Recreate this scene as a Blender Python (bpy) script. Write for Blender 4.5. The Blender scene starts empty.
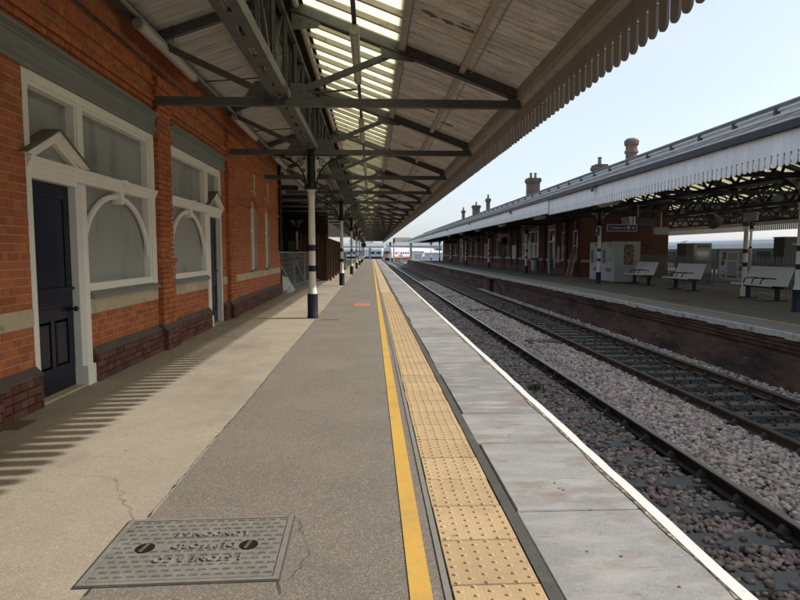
import bpy, math, random
import numpy as np
from mathutils import Vector, Matrix
random.seed(7); np.random.seed(7)
R = math.radians
scene = bpy.context.scene
C = scene.collection

# ---------------------------------------------------------------- camera, sky, sun, exposure
cam = bpy.data.objects.new('camera', bpy.data.cameras.new('camera'))
C.objects.link(cam); scene.camera = cam
cam.data.sensor_width = 36; cam.data.lens = 590/800*36
cam.data.clip_start = .05; cam.data.clip_end = 8000
cam.location = (0, 0, 1.455); cam.rotation_euler = (R(90-4.651), 0, R(-2.756))

SUN_EL, SUN_AZ = 35.0, 86.0            # degrees; azimuth clockwise from +Y
world = bpy.data.worlds.new('World'); scene.world = world; world.use_nodes = True
nt = world.node_tree; nt.nodes.clear()
sky = nt.nodes.new('ShaderNodeTexSky'); sky.sky_type = 'NISHITA'; sky.sun_disc = False
sky.sun_elevation = R(SUN_EL); sky.sun_rotation = R(SUN_AZ)
sky.air_density = 1.0; sky.dust_density = 2.4; sky.ozone_density = 1.2; sky.altitude = 60
tcw = nt.nodes.new('ShaderNodeTexCoord'); cn = nt.nodes.new('ShaderNodeTexNoise')
cn.inputs['Scale'].default_value = 2.2; cn.inputs['Detail'].default_value = 7; cn.inputs['Roughness'].default_value = .6
mpw = nt.nodes.new('ShaderNodeMapping'); mpw.inputs['Scale'].default_value = (1, 1, 3.2)
crw = nt.nodes.new('ShaderNodeValToRGB'); crw.color_ramp.elements[0].position = .3; crw.color_ramp.elements[1].position = .78
crw.color_ramp.elements[0].color = (.45, .45, .45, 1); crw.color_ramp.elements[1].color = (.75, .75, .75, 1)
mxw = nt.nodes.new('ShaderNodeMix'); mxw.data_type = 'RGBA'
mxw.inputs[7].default_value = (4.35, 4.8, 5.35, 1)          # thin high cloud veil
bgw = nt.nodes.new('ShaderNodeBackground'); bgw.inputs[1].default_value = .099
ow = nt.nodes.new('ShaderNodeOutputWorld')
nt.links.new(tcw.outputs['Generated'], mpw.inputs[0]); nt.links.new(mpw.outputs[0], cn.inputs['Vector'])
nt.links.new(cn.outputs[0], crw.inputs[0]); nt.links.new(crw.outputs[0], mxw.inputs[0])
nt.links.new(sky.outputs[0], mxw.inputs[6]); nt.links.new(mxw.outputs[2], bgw.inputs[0]); nt.links.new(bgw.outputs[0], ow.inputs[0])
sun = bpy.data.objects.new('sun', bpy.data.lights.new('sun', 'SUN')); C.objects.link(sun)
sun.data.energy = 2.15; sun.data.angle = R(.6); sun.data.color = (1, .955, .89)
sd = Vector((math.sin(R(SUN_AZ))*math.cos(R(SUN_EL)), math.cos(R(SUN_AZ))*math.cos(R(SUN_EL)), math.sin(R(SUN_EL))))
sun.rotation_euler = sd.to_track_quat('Z', 'Y').to_euler(); sun.location = (60, 10, 50)
vs = scene.view_settings; vs.view_transform = 'Standard'; vs.look = 'None'; vs.exposure = 1.05; vs.gamma = 1; vs.use_curve_mapping = False
scene.render.engine = 'CYCLES'; scene.cycles.use_denoising = True
scene.cycles.max_bounces = 10; scene.cycles.diffuse_bounces = 8; scene.cycles.transmission_bounces = 4
scene.cycles.sample_clamp_indirect = 6; scene.cycles.caustics_reflective = False; scene.cycles.caustics_refractive = False

# ---------------------------------------------------------------- materials
def mat(name, col, rough=.8, var=.12, scale=2.5, bump=.15, bscale=40, rnd=0, metal=0, dirt=None, spec=.4, hue=0, speck=None, stretch=None, streak=None):
    m = bpy.data.materials.new(name); m.use_nodes = True
    t = m.node_tree; n = t.nodes; L = t.links.new
    b = n['Principled BSDF']; b.inputs['Roughness'].default_value = rough; b.inputs['Metallic'].default_value = metal
    b.inputs['Specular IOR Level'].default_value = spec
    g = n.new('ShaderNodeNewGeometry'); pos = g.outputs['Position']
    if stretch:
        mp = n.new('ShaderNodeMapping'); mp.inputs['Scale'].default_value = stretch; L(pos, mp.inputs[0]); vec = mp.outputs[0]
    else: vec = pos
    def noise(s, d=5, v=None):
        q = n.new('ShaderNodeTexNoise'); q.inputs['Scale'].default_value = s; q.inputs['Detail'].default_value = d
        q.inputs['Roughness'].default_value = .62; L(v or vec, q.inputs['Vector']); return q.outputs[0]
    def math_(op, a, bb, c=None):
        q = n.new('ShaderNodeMath'); q.operation = op
        for i, x in enumerate((a, bb, c)):
            if x is None: continue
            if hasattr(x, 'links'): L(x, q.inputs[i])
            else: q.inputs[i].default_value = x
        return q.outputs[0]
    hs = n.new('ShaderNodeHueSaturation'); hs.inputs['Color'].default_value = (*col, 1)
    v = math_('MULTIPLY_ADD', noise(scale), 3.2*var, 1-1.6*var)
    if rnd or hue:
        oi = n.new('ShaderNodeObjectInfo')
        r = math_('FRACT', math_('MULTIPLY_ADD', g.outputs['Random Per Island'], 7.31, oi.outputs['Random']), 0)
        v = math_('MULTIPLY', v, math_('MULTIPLY_ADD', r, 2*rnd, 1-rnd))
        if hue:
            r2 = math_('FRACT', math_('MULTIPLY', r, 13.7), 0)
            L(math_('MULTIPLY_ADD', r2, 2*hue, .5-hue), hs.inputs['Hue'])
    if speck:
        amt, sc = speck
        vo = n.new('ShaderNodeTexVoronoi'); vo.inputs['Scale'].default_value = sc; L(pos, vo.inputs['Vector'])
        sp = n.new('ShaderNodeSeparateColor'); L(vo.outputs['Color'], sp.inputs[0])
        v = math_('MULTIPLY', v, math_('MULTIPLY_ADD', math_('POWER', sp.outputs[0], 3.0), amt*2, 1-amt*.55))
    L(v, hs.inputs['Value'])
    out = hs.outputs[0]
    for d in ([dirt] if dirt and not isinstance(dirt, list) else dirt or []):
        dc, lo, hi, ds = d[:4]
        cr = n.new('ShaderNodeValToRGB'); cr.color_ramp.elements[0].position = lo; cr.color_ramp.elements[1].position = hi
        dv = None
        if len(d) > 4:
            mp2 = n.new('ShaderNodeMapping'); mp2.inputs['Scale'].default_value = d[4]; L(pos, mp2.inputs[0]); dv = mp2.outputs[0]
        L(noise(ds, 6, dv), cr.inputs[0])
        mx = n.new('ShaderNodeMix'); mx.data_type = 'RGBA'; mx.inputs[7].default_value = (*dc, 1)
        L(cr.outputs[0], mx.inputs[0]); L(out, mx.inputs[6]); out = mx.outputs[2]
    L(out, b.inputs['Base Color'])
    if rough > .3:
        L(math_('MULTIPLY_ADD', noise(scale*3, 3), .3, rough-.15), b.inputs['Roughness'])
    if bump:
        bp = n.new('ShaderNodeBump'); bp.inputs['Strength'].default_value = bump; bp.inputs['Distance'].default_value = .01
        L(noise(bscale, 4), bp.inputs['Height']); L(bp.outputs[0], b.inputs['Normal'])
    return m

def translucent(name, col, mixd=.25):
    m = bpy.data.materials.new(name); m.use_nodes = True; t = m.node_tree; n = t.nodes; n.clear(); L = t.links.new
    g = n.new('ShaderNodeNewGeometry'); nz = n.new('ShaderNodeTexNoise'); nz.inputs['Scale'].default_value = 3; nz.inputs['Detail'].default_value = 6
    mp = n.new('ShaderNodeMapping'); mp.inputs['Scale'].default_value = (.6, 2.5, 1); L(g.outputs['Position'], mp.inputs[0]); L(mp.outputs[0], nz.inputs['Vector'])
    hs = n.new('ShaderNodeHueSaturation'); hs.inputs['Color'].default_value = (*col, 1)
    oi = n.new('ShaderNodeObjectInfo')
    ma = n.new('ShaderNodeMath'); ma.operation = 'MULTIPLY_ADD'; ma.inputs[1].default_value = .5; ma.inputs[2].default_value = .62
    L(nz.outputs[0], ma.inputs[0])
    mb = n.new('ShaderNodeMath'); mb.operation = 'MULTIPLY_ADD'; mb.inputs[1].default_value = .25; L(oi.outputs['Random'], mb.inputs[0]); L(ma.outputs[0], mb.inputs[2])
    L(mb.outputs[0], hs.inputs['Value'])
    tr = n.new('ShaderNodeBsdfTranslucent'); L(hs.outputs[0], tr.inputs[0])
    gl = n.new('ShaderNodeBsdfGlossy'); gl.inputs['Roughness'].default_value = .3; gl.inputs['Color'].default_value = (.5, .5, .5, 1)
    mx = n.new('ShaderNodeMixShader'); mx.inputs[0].default_value = .06; L(tr.outputs[0], mx.inputs[1]); L(gl.outputs[0], mx.inputs[2])
    o = n.new('ShaderNodeOutputMaterial'); L(mx.outputs[0], o.inputs[0]); return m

def brickmat(name, c1, c2, mortar, rough=.9, dirt=None):
    m = mat(name, c1, rough, .2, 1.5, 0, dirt=dirt); t = m.node_tree; n = t.nodes; L = t.links.new
    b = n['Principled BSDF']; g = n.new('ShaderNodeNewGeometry')
    sx = n.new('ShaderNodeSeparateXYZ'); L(g.outputs['Position'], sx.inputs[0])
    ad = n.new('ShaderNodeMath'); ad.operation = 'ADD'; L(sx.outputs[0], ad.inputs[0]); L(sx.outputs[1], ad.inputs[1])
    cb = n.new('ShaderNodeCombineXYZ'); L(ad.outputs[0], cb.inputs[0]); L(sx.outputs[2], cb.inputs[1])
    br = n.new('ShaderNodeTexBrick'); br.inputs['Scale'].default_value = 1; br.inputs['Brick Width'].default_value = .225; br.inputs['Row Height'].default_value = .075
    br.inputs['Mortar Size'].default_value = .006; br.inputs['Color1'].default_value = (1, 1, 1, 1); br.inputs['Color2'].default_value = (c2[0]/c1[0], c2[1]/c1[1], c2[2]/c1[2], 1)
    br.inputs['Mortar'].default_value = (mortar[0]/c1[0], mortar[1]/c1[1], mortar[2]/c1[2], 1)
    L(cb.outputs[0], br.inputs['Vector'])
    src = b.inputs['Base Color'].links[0].from_socket
    mx = n.new('ShaderNodeMix'); mx.data_type = 'RGBA'; mx.blend_type = 'MULTIPLY'; mx.inputs[0].default_value = 1; mx.clamp_result = False
    L(src, mx.inputs[6]); L(br.outputs['Color'], mx.inputs[7]); L(mx.outputs[2], b.inputs['Base Color'])
    bp = n.new('ShaderNodeBump'); bp.inputs['Strength'].default_value = .6; bp.inputs['Distance'].default_value = .008; bp.invert = True
    L(br.outputs['Fac'], bp.inputs['Height']); L(bp.outputs[0], b.inputs['Normal']); return m

MT = {}
MT['brick'] = mat('orange_brick', (.44, .135, .052), .85, .16, 9, .5, 90, rnd=.17, hue=.008, dirt=[((.22, .075, .035), .56, .82, 1.1), ((.14, .045, .022), .62, .82, 5), ((.42, .30, .2), .68, .86, 16)])
MT['brick_dark'] = mat('plinth_brick', (.125, .052, .038), .8, .2, 9, .4, 80, rnd=.4, hue=.015, dirt=((.3, .25, .2), .66, .85, 14))
MT['mortar'] = mat('mortar', (.46, .38, .29), .95, .2, 6, .5, 120, dirt=((.2, .15, .11), .55, .8, 4))
MT['coping_dark'] = mat('plinth_bevel', (.11, .09, .08), .85, .2, 5, .3, 60, dirt=((.26, .23, .2), .6, .85, 9))
MT['stone'] = mat('cream_stone', (.52, .44, .31), .85, .15, 5, .3, 60, rnd=.1, dirt=((.25, .2, .14), .55, .8, 7))
MT['white'] = mat('white_paint', (.84, .82, .77), .55, .06, 5, .08, 60, dirt=((.36, .31, .25), .66, .85, 9))
MT['white_clean'] = mat('white_gloss', (.74, .73, .69), .4, .05, 4, .05, 50, dirt=((.4, .36, .3), .68, .9, 6))
MT['grey_panel'] = mat('grey_green_board', (.33, .345, .335), .6, .07, 2, .05, 30, dirt=((.17, .175, .15), .5, .8, 3, (1, 1, .35)))
MT['grey_trim'] = mat('grey_trim', (.215, .222, .215), .55, .1, 4, .1, 40, dirt=((.1, .1, .09), .62, .85, 6))
MT['lead'] = mat('lead_flashing', (.16, .135, .105), .7, .2, 5, .2, 30)
MT['navy'] = mat('navy_gloss', (.007, .010, .025), .3, .08, 3, .04, 20, spec=.3)
MT['navy_band'] = mat('navy_paint', (.012, .016, .035), .45, .1, 6, .08, 30)
MT['black'] = mat('black_paint', (.012, .012, .013), .45, .15, 6, .1, 30)
MT['concrete'] = mat('platform_concrete', (.385, .33, .258), .92, .14, 1.4, .35, 160, speck=(.2, 170),
    dirt=[((.25, .21, .16), .5, .74, .8, (1, .5, 1)), ((.45, .39, .31), .6, .85, 3.3), ((.22, .18, .14), .63, .76, 9)])
MT['asphalt'] = mat('platform_asphalt', (.22, .19, .16), .9, .12, 1.2, .4, 150, speck=(.42, 170),
    dirt=[((.27, .235, .195), .52, .8, .9), ((.15, .125, .1), .6, .82, 2.6), ((.36, .32, .27), .74, .8, 6)])
MT['asphalt_far'] = mat('dark_asphalt', (.17, .158, .145), .9, .15, .8, .3, 120, speck=(.3, 60), dirt=((.22, .205, .188), .5, .8, 1.5))
MT['edge_slab'] = mat('pale_coping', (.27, .255, .23), .85, .15, 1.6, .2, 60, dirt=((.15, .14, .12), .5, .8, 2.5))
MT['yellow'] = mat('yellow_line_paint', (.66, .40, .085), .75, .1, 3, .3, 140, dirt=[((.36, .26, .12), .6, .78, 22), ((.5, .32, .1), .52, .72, 2.5)])
MT['yellow_faded'] = mat('faded_yellow_paint', (.62, .42, .11), .85, .2, 5, .2, 100, dirt=((.25, .2, .13), .6, .82, 9))
MT['white_line'] = mat('white_line_paint', (.78, .77, .73), .75, .08, 4, .3, 90, dirt=((.42, .39, .33), .64, .82, 18))
MT['white_worn'] = mat('worn_white_paint', (.55, .54, .5), .85, .2, 3, .3, 60, dirt=((.16, .15, .12), .52, .72, 5))
MT['tactile'] = mat('buff_tactile', (.54, .385, .215), .85, .09, 3, .2, 140, rnd=.08, dirt=[((.42, .30, .17), .5, .74, 3.5), ((.3, .22, .14), .66, .78, 30), ((.27, .22, .16), .62, .74, 7)])
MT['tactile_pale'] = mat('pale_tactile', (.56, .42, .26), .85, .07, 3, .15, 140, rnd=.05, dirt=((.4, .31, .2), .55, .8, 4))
MT['slab'] = mat('grey_sandstone', (.285, .278, .27), .68, .22, .9, .25, 60, rnd=.2, hue=.012, stretch=(1, 1.6, 1), spec=.45, speck=(.14, 150),
    dirt=[((.41, .395, .37), .47, .66, 2.2, (1, 2.6, 1)), ((.25, .185, .155), .5, .68, 1.6), ((.19, .16, .135), .62, .78, 5), ((.23, .21, .19), .6, .68, 2.6, (.5, 5, 1))])
MT['strip_dark'] = mat('dark_jointing', (.09, .085, .08), .9, .2, 4, .4, 90, dirt=((.2, .17, .14), .55, .8, 5))
MT['kerb'] = mat('grey_kerb_strip', (.24, .235, .215), .9, .15, 5, .3, 80)
MT['grout'] = mat('slab_joint', (.07, .06, .05), .95, .2, 6, .4, 90)
MT['lichen'] = mat('weathered_edge', (.33, .28, .2), .95, .25, 7, .6, 60, dirt=[((.10, .085, .06), .46, .58, 26), ((.6, .58, .5), .58, .66, 18)])
MT['crack'] = mat('dark_crack', (.05, .04, .032), .95, .1, 8, 0)  # flat dark brown for the cracks and the concrete joint
MT['iron'] = mat('cast_iron_cover', (.235, .22, .195), .55, .2, 9, .3, 80, metal=.0, dirt=[((.17, .13, .095), .55, .78, 14), ((.31, .295, .26), .56, .8, 5)])
MT['rust'] = mat('rusty_iron', (.17, .1, .06), .8, .2, 8, .4, 70, dirt=((.06, .04, .03), .5, .75, 12))
MT['orange_mark'] = mat('orange_marking', (.52, .2, .12), .8, .1, 6, .2, 90, dirt=((.3, .2, .14), .55, .7, 14))
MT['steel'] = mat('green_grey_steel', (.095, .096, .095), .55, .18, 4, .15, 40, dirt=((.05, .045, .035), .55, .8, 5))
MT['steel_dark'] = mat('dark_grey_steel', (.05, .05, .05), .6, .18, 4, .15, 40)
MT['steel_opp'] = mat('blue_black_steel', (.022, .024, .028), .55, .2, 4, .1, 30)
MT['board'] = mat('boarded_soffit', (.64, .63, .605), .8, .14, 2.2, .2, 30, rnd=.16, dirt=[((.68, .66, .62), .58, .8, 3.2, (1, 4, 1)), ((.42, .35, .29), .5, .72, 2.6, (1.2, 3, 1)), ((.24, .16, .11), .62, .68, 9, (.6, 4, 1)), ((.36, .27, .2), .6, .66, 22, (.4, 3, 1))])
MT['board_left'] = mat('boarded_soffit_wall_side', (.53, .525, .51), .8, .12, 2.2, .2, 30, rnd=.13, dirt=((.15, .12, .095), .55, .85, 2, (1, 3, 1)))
MT['batten'] = mat('painted_timber', (.42, .38, .33), .75, .14, 4, .2, 40, dirt=((.15, .1, .07), .55, .8, 5))
MT['broken'] = mat('splintered_timber', (.24, .13, .075), .9, .3, 14, .5, 60)
MT['hole'] = mat('near_black_brown', (.04, .02, .012), .95, .3, 14, .3, 60)
MT['valance'] = mat('valance_timber', (.31, .285, .26), .75, .12, 3, .15, 40, rnd=.08, dirt=((.2, .17, .145), .58, .85, 4, (1, 1, .3)))
MT['valance_white'] = mat('white_valance_timber', (.82, .83, .84), .6, .06, 3, .1, 40, rnd=.05, dirt=[((.45, .47, .5), .58, .85, 4, (1, 2.5, .25)), ((.3, .31, .33), .7, .86, 3, (1, 6, .3))])
MT['glass_roof'] = translucent('dirty_roof_glazing', (.84, .83, .66))
MT['glass_opp'] = translucent('dirty_roof_glazing_far', (.62, .60, .46))
MT['lamp_diffuser'] = mat('lamp_diffuser', (.52, .50, .46), .35, .05, 5, 0)
MT['lamp_body'] = mat('lamp_body', (.34, .32, .29), .45, .08, 5, 0)
MT['col_white'] = mat('column_white', (.80, .775, .71), .45, .06, 3, .08, 40, dirt=((.4, .35, .28), .68, .88, 5, (1, 1, .4)))
MT['fret'] = mat('fretwork_paint', (.62, .59, .53), .6, .1, 5, .1, 40)
MT['ballast'] = mat('ballast_bed', (.14, .115, .1), .95, .3, 6, 1, 25, speck=(.5, 26))
MT['stone_six'] = mat('pink_grey_ballast', (.50, .42, .38), .9, .15, 12, .4, 60, rnd=.5, hue=.03, dirt=((.22, .16, .125), .55, .8, 1.3))
MT['stone_four'] = mat('brown_ballast', (.285, .228, .20), .9, .15, 3, .3, 60, rnd=.5, hue=.025, dirt=((.15, .125, .11), .56, .85, 1.6))
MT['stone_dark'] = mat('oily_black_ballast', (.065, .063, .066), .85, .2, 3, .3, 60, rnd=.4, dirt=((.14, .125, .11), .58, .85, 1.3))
MT['sleeper'] = mat('weathered_sleeper', (.14, .138, .135), .75, .2, 6, .3, 50, rnd=.15, dirt=((.17, .145, .11), .52, .8, 3))
MT['sleeper_brown'] = mat('brown_sleeper', (.165, .14, .115), .85, .2, 5, .3, 50, rnd=.15, dirt=((.08, .075, .07), .5, .8, 3))
MT['rail_side'] = mat('oxidised_rail', (.025, .023, .022), .6, .2, 8, .2, 60)
MT['rail_side_brown'] = mat('brown_rail', (.085, .065, .048), .75, .2, 8, .2, 60)
MT['rail_top'] = mat('polished_rail_head', (.7, .7, .7), .29, .05, 8, 0, metal=1)
MT['rail_top_dull'] = mat('dull_rail_head', (.13, .11, .095), .5, .1, 8, 0, metal=.4)
MT['chair'] = mat('rusty_rail_chair', (.065, .048, .04), .85, .2, 9, .3, 60, rnd=.2)
MT['opp_wall'] = brickmat('platform_wall_brick', (.19, .10, .075), (.12, .075, .06), (.16, .13, .11), dirt=[((.04, .034, .03), .44, .66, 1.1, (1, .6, 1.8)), ((.3, .27, .24), .64, .8, 2.4, (1, 1, 2))])
MT['opp_brick'] = brickmat('building_brick', (.15, .05, .04), (.105, .036, .03), (.13, .09, .075))
MT['chimney_brick'] = brickmat('chimney_brick', (.19, .12, .09), (.15, .1, .08), (.22, .19, .16), dirt=((.09, .085, .08), .46, .66, 1.8))
MT['roof_grey'] = mat('grey_roof_sheet', (.17, .17, .168), .95, .15, 2, .15, 20, spec=.1, dirt=((.23, .23, .225), .5, .8, 1.2))
MT['slate'] = mat('slate_roof', (.08, .085, .095), .7, .15, 3, .3, 25)
MT['gutter'] = mat('black_gutter', (.015, .017, .022), .5, .1, 4, .05, 20)
MT['pale_metal'] = mat('pale_metal', (.5, .52, .53), .5, .1, 4, .1, 30)
MT['bench'] = mat('white_bench_metal', (.80, .82, .82), .45, .06, 5, .05, 60, dirt=((.36, .37, .36), .64, .88, 6))
MT['palisade'] = mat('galvanised_steel', (.24, .26, .28), .55, .15, 5, .1, 40)
MT['kiosk'] = mat('grey_kiosk_panel', (.42, .43, .44), .45, .06, 3, .05, 30)
MT['kiosk_dark'] = mat('bronze_kiosk_panel', (.105, .098, .092), .5, .1, 3, .05, 30)
MT['screen'] = mat('dark_screen', (.02, .025, .035), .2, .05, 3, 0)
MT['poster_brown'] = mat('brown_poster', (.26, .19, .11), .6, .5, 7, 0, dirt=((.07, .045, .03), .5, .6, 9))
MT['poster_pale'] = mat('pale_map_print', (.8, .82, .8), .5, .06, 3, 0)
MT['poster_dark'] = mat('dark_poster', (.06, .055, .07), .5, .3, 6, 0, dirt=((.35, .1, .09), .55, .66, 4))
MT['blue_sign'] = mat('blue_sign_paint', (.012, .032, .12), .4, .05, 3, 0)
MT['sign_white'] = mat('sign_white_print', (.75, .75, .75), .5, .03, 3, 0)
MT['sign_grey'] = mat('sign_frame_grey', (.5, .51, .52), .5, .05, 3, 0)
MT['red'] = mat('red_paint', (.5, .04, .03), .5, .05, 3, 0)
MT['green_print'] = mat('green_print', (.10, .22, .12), .5, .1, 5, 0)
MT['glass_win'] = mat('window_glass', (.05, .055, .06), .12, .1, 2, 0, spec=.6)
MT['window_pale'] = mat('obscured_window', (.40, .42, .40), .35, .08, 2, 0)
MT['teal'] = mat('teal_coach_paint', (.022, .085, .088), .4, .06, 2, 0)
MT['train_roof'] = mat('pale_train_roof', (.62, .66, .71), .45, .05, 2, 0)
MT['train_white'] = mat('train_white_paint', (.66, .67, .68), .4, .05, 2, 0)
MT['train_orange'] = mat('train_orange_red', (.55, .22, .14), .4, .05, 2, 0)
MT['train_blue'] = mat('train_pale_blue', (.38, .46, .55), .4, .06, 2, 0)
MT['underframe'] = mat('train_underframe', (.03, .032, .036), .7, .2, 3, .1, 20)
MT['shed_wall'] = mat('pale_blue_cladding', (.37, .44, .49), .6, .06, 1, .1, 8)
MT['shed_roof'] = mat('grey_shed_roof', (.27, .29, .3), .7, .1, 1, .1, 8)
MT['hoarding'] = mat('brown_timber_plank', (.115, .058, .034), .8, .2, 4, .25, 40, rnd=.25, stretch=(1, 1, .3), dirt=((.05, .028, .02), .55, .8, 3))
MT['mesh_steel'] = mat('galvanised_mesh', (.32, .33, .34), .5, .12, 6, .1, 40)
MT['sheet'] = mat('pale_sheeting', (.5, .51, .52), .6, .15, 5, .2, 20)
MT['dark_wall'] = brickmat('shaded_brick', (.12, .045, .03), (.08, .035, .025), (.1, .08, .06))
MT['ground'] = mat('ballast_yard_ground', (.19, .17, .145), .95, .25, .15, .4, 4, dirt=((.1, .12, .06), .55, .7, .05))
MT['bag'] = mat('clear_bin_bag', (.5, .52, .5), .35, .2, 9, .3, 20)
MT['green_plastic'] = mat('green_plastic', (.03, .12, .05), .5, .1, 5, 0)
MT['plank_yellow'] = mat('yellow_plank', (.36, .24, .05), .7, .2, 5, .1, 30)
MT['leaf'] = mat('tree_leaf', (.075, .095, .05), .8, .2, .5, 0, rnd=.35, hue=.02)
MT['bark'] = mat('tree_bark', (.09, .075, .06), .9, .2, 3, .3, 20)
MT['house'] = mat('pale_render', (.5, .48, .45), .85, .08, 1, .1, 8)
MT['rooftile'] = mat('brown_roof_tile', (.2, .175, .155), .85, .12, 1, .1, 8)

# ---------------------------------------------------------------- mesh helpers
class MB:
    def __init__(s): s.v = []; s.f = []
    def add(s, vs_, fs):
        o = len(s.v); s.v += [tuple(p) for p in vs_]; s.f += [tuple(i+o for i in q) for q in fs]; return s
    def box(s, x0, x1, y0, y1, z0, z1):
        return s.add([(x0,y0,z0),(x1,y0,z0),(x1,y1,z0),(x0,y1,z0),(x0,y0,z1),(x1,y0,z1),(x1,y1,z1),(x0,y1,z1)],
            [(0,3,2,1),(4,5,6,7),(0,1,5,4),(1,2,6,5),(2,3,7,6),(3,0,4,7)])
    def beam(s, a, b, w, h, up=(0,0,1)):
        a = Vector(a); b = Vector(b); d = (b-a).normalized(); u = Vector(up)
        sd_ = d.cross(u)
        if sd_.length < 1e-4: sd_ = d.cross(Vector((1,0,0)))
        sd_.normalize(); u = sd_.cross(d).normalized(); p = []
        for q in (a, b):
            for i, j in ((-1,-1),(1,-1),(1,1),(-1,1)): p.append(q + sd_*(i*w/2) + u*(j*h/2))
        return s.add(p, [(0,1,2,3),(7,6,5,4),(0,4,5,1),(1,5,6,2),(2,6,7,3),(3,7,4,0)])
    def tube(s, pts, r, n=8, caps=True):
        pts = [Vector(p) for p in pts]; rr = r if isinstance(r, (list, tuple)) else [r]*len(pts)
        o = len(s.v); prev = None
        for k, p in enumerate(pts):
            d = (pts[min(k+1, len(pts)-1)]-pts[max(k-1, 0)]).normalized()
            if prev is None: u = d.orthogonal().normalized()
            else:
                u = prev - d*prev.dot(d)
                u = u.normalized() if u.length > 1e-5 else d.orthogonal().normalized()
            prev = u; w = d.cross(u)
            for i in range(n):
                a = 2*math.pi*i/n; s.v.append(tuple(p + (u*math.cos(a)+w*math.sin(a))*rr[k]))
        for k in range(len(pts)-1):
            for i in range(n):
                j = (i+1) % n; s.f.append((o+k*n+i, o+k*n+j, o+(k+1)*n+j, o+(k+1)*n+i))
        if caps:
            s.f.append(tuple(o+i for i in range(n))[::-1]); s.f.append(tuple(o+(len(pts)-1)*n+i for i in range(n)))
        return s
    def lathe(s, cx, cy, prof, n=20):
        return s.tube_z(cx, cy, prof, n)
    def tube_z(s, cx, cy, prof, n):
        o = len(s.v)
        for r, z in prof:
            for i in range(n):
                a = 2*math.pi*i/n; s.v.append((cx+r*math.cos(a), cy+r*math.sin(a), z))
        for k in range(len(prof)-1):
            for i in range(n):
                j = (i+1) % n; s.f.append((o+k*n+i, o+k*n+j, o+(k+1)*n+j, o+(k+1)*n+i))
        s.f.append(tuple(o+i for i in range(n))[::-1]); s.f.append(tuple(o+(len(prof)-1)*n+i for i in range(n)))
        return s
    def prism(s, poly, axis, d0, d1):
        """poly: 2D points; axis 'x': (y,z), 'y': (x,z), 'z': (x,y)"""
        def P(p, d): return (d, p[0], p[1]) if axis == 'x' else (p[0], d, p[1]) if axis == 'y' else (p[0], p[1], d)
        n = len(poly); o = len(s.v)
        s.v += [P(p, d0) for p in poly] + [P(p, d1) for p in poly]
        s.f.append(tuple(o+i for i in range(n))[::-1]); s.f.append(tuple(o+n+i for i in range(n)))
        for i in range(n):
            j = (i+1) % n; s.f.append((o+i, o+j, o+n+j, o+n+i))
        return s
    def mesh(s, name, m, smooth=False):
        me = bpy.data.meshes.new(name); me.from_pydata(s.v, [], s.f); me.materials.append(MT[m])
        import bmesh
        bm = bmesh.new(); bm.from_mesh(me); bmesh.ops.recalc_face_normals(bm, faces=bm.faces); bm.to_mesh(me); bm.free()
        if smooth:
            me.polygons.foreach_set('use_smooth', [True]*len(me.polygons))
            try: me.set_sharp_from_angle(angle=R(38))
            except Exception: pass
        return me
    def build(s, name, m, parent=None, smooth=False, loc=None):
        return link(name, s.mesh(name, m, smooth), parent, loc)

def link(name, data, parent=None, loc=None, rot=None):
    o = bpy.data.objects.new(name, data); C.objects.link(o)
    if parent: o.parent = parent
    if loc is not None: o.location = loc
    if rot is not None: o.rotation_euler = rot
    return o
def tag(o, label, cat, group=None, kind=None):
    o['label'] = label; o['category'] = cat
    if group: o['group'] = group
    if kind: o['kind'] = kind
    return o
def thing(name, label, cat, loc=(0,0,0), rz=0, group=None, kind=None):
    return tag(link(name, None, None, loc, (0,0,rz)), label, cat, group, kind)
def copy_tree(o, parent=None):
    c = o.copy(); C.objects.link(c); c.parent = parent
    for ch in list(o.children): copy_tree(ch, c)
    return c
def text(body, size, m, name, parent, loc, rot, depth=.002, align='CENTER'):
    cu = bpy.data.curves.new('lettering', 'FONT'); cu.body = body; cu.size = size; cu.extrude = depth; cu.align_x = align; cu.align_y = 'CENTER'
    t = bpy.data.objects.new('lettering_source', cu); C.objects.link(t)
    bpy.context.view_layer.update()
    me = bpy.data.meshes.new_from_object(t.evaluated_get(bpy.context.evaluated_depsgraph_get()))
    bpy.data.objects.remove(t); bpy.data.curves.remove(cu)
    me.materials.clear(); me.materials.append(MT[m])
    return link(name, me, parent, loc, rot)
def box(name, m, parent, *a): return MB().box(*a).build(name, m, parent)
ORD = ['nearest', 'second', 'third', 'fourth', 'fifth', 'sixth', 'seventh', 'eighth', 'ninth', 'tenth', 'eleventh', 'twelfth', 'thirteenth']

YE = 118.0            # far end of the platforms and canopies
# ---------------------------------------------------------------- the ground and the two platforms
def sheet(name, m, x0, x1, y0, y1, z, parent=None):
    return MB().add([(x0,y0,z),(x1,y0,z),(x1,y1,z),(x0,y1,z)], [(0,1,2,3)]).build(name, m, parent)
g = sheet('ground', 'ground', -3000, 3000, -1500, 4500, -1.35); tag(g, 'flat yard ground spreading to the horizon beyond the tracks', 'ground', kind='structure')

P = thing('platform', 'near platform of concrete, asphalt, buff tactile paving and grey coping slabs', 'platform', kind='structure')
box('concrete_strip', 'concrete', P, -3.14, -1.22, -8, YE, -1.3, 0.0)
sheet('concrete_yard', 'concrete', -40, -3.145, 20.5, YE, -.004, P)
box('asphalt_strip', 'asphalt', P, -1.215, .335, -8, YE, -1.3, .002)
box('paving_bed', 'grout', P, .337, 1.52, -8, YE, -1.3, -.012)
box('platform_wall', 'opp_wall', P, 1.42, 1.56, -8, YE, -1.34, -.09)
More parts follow.
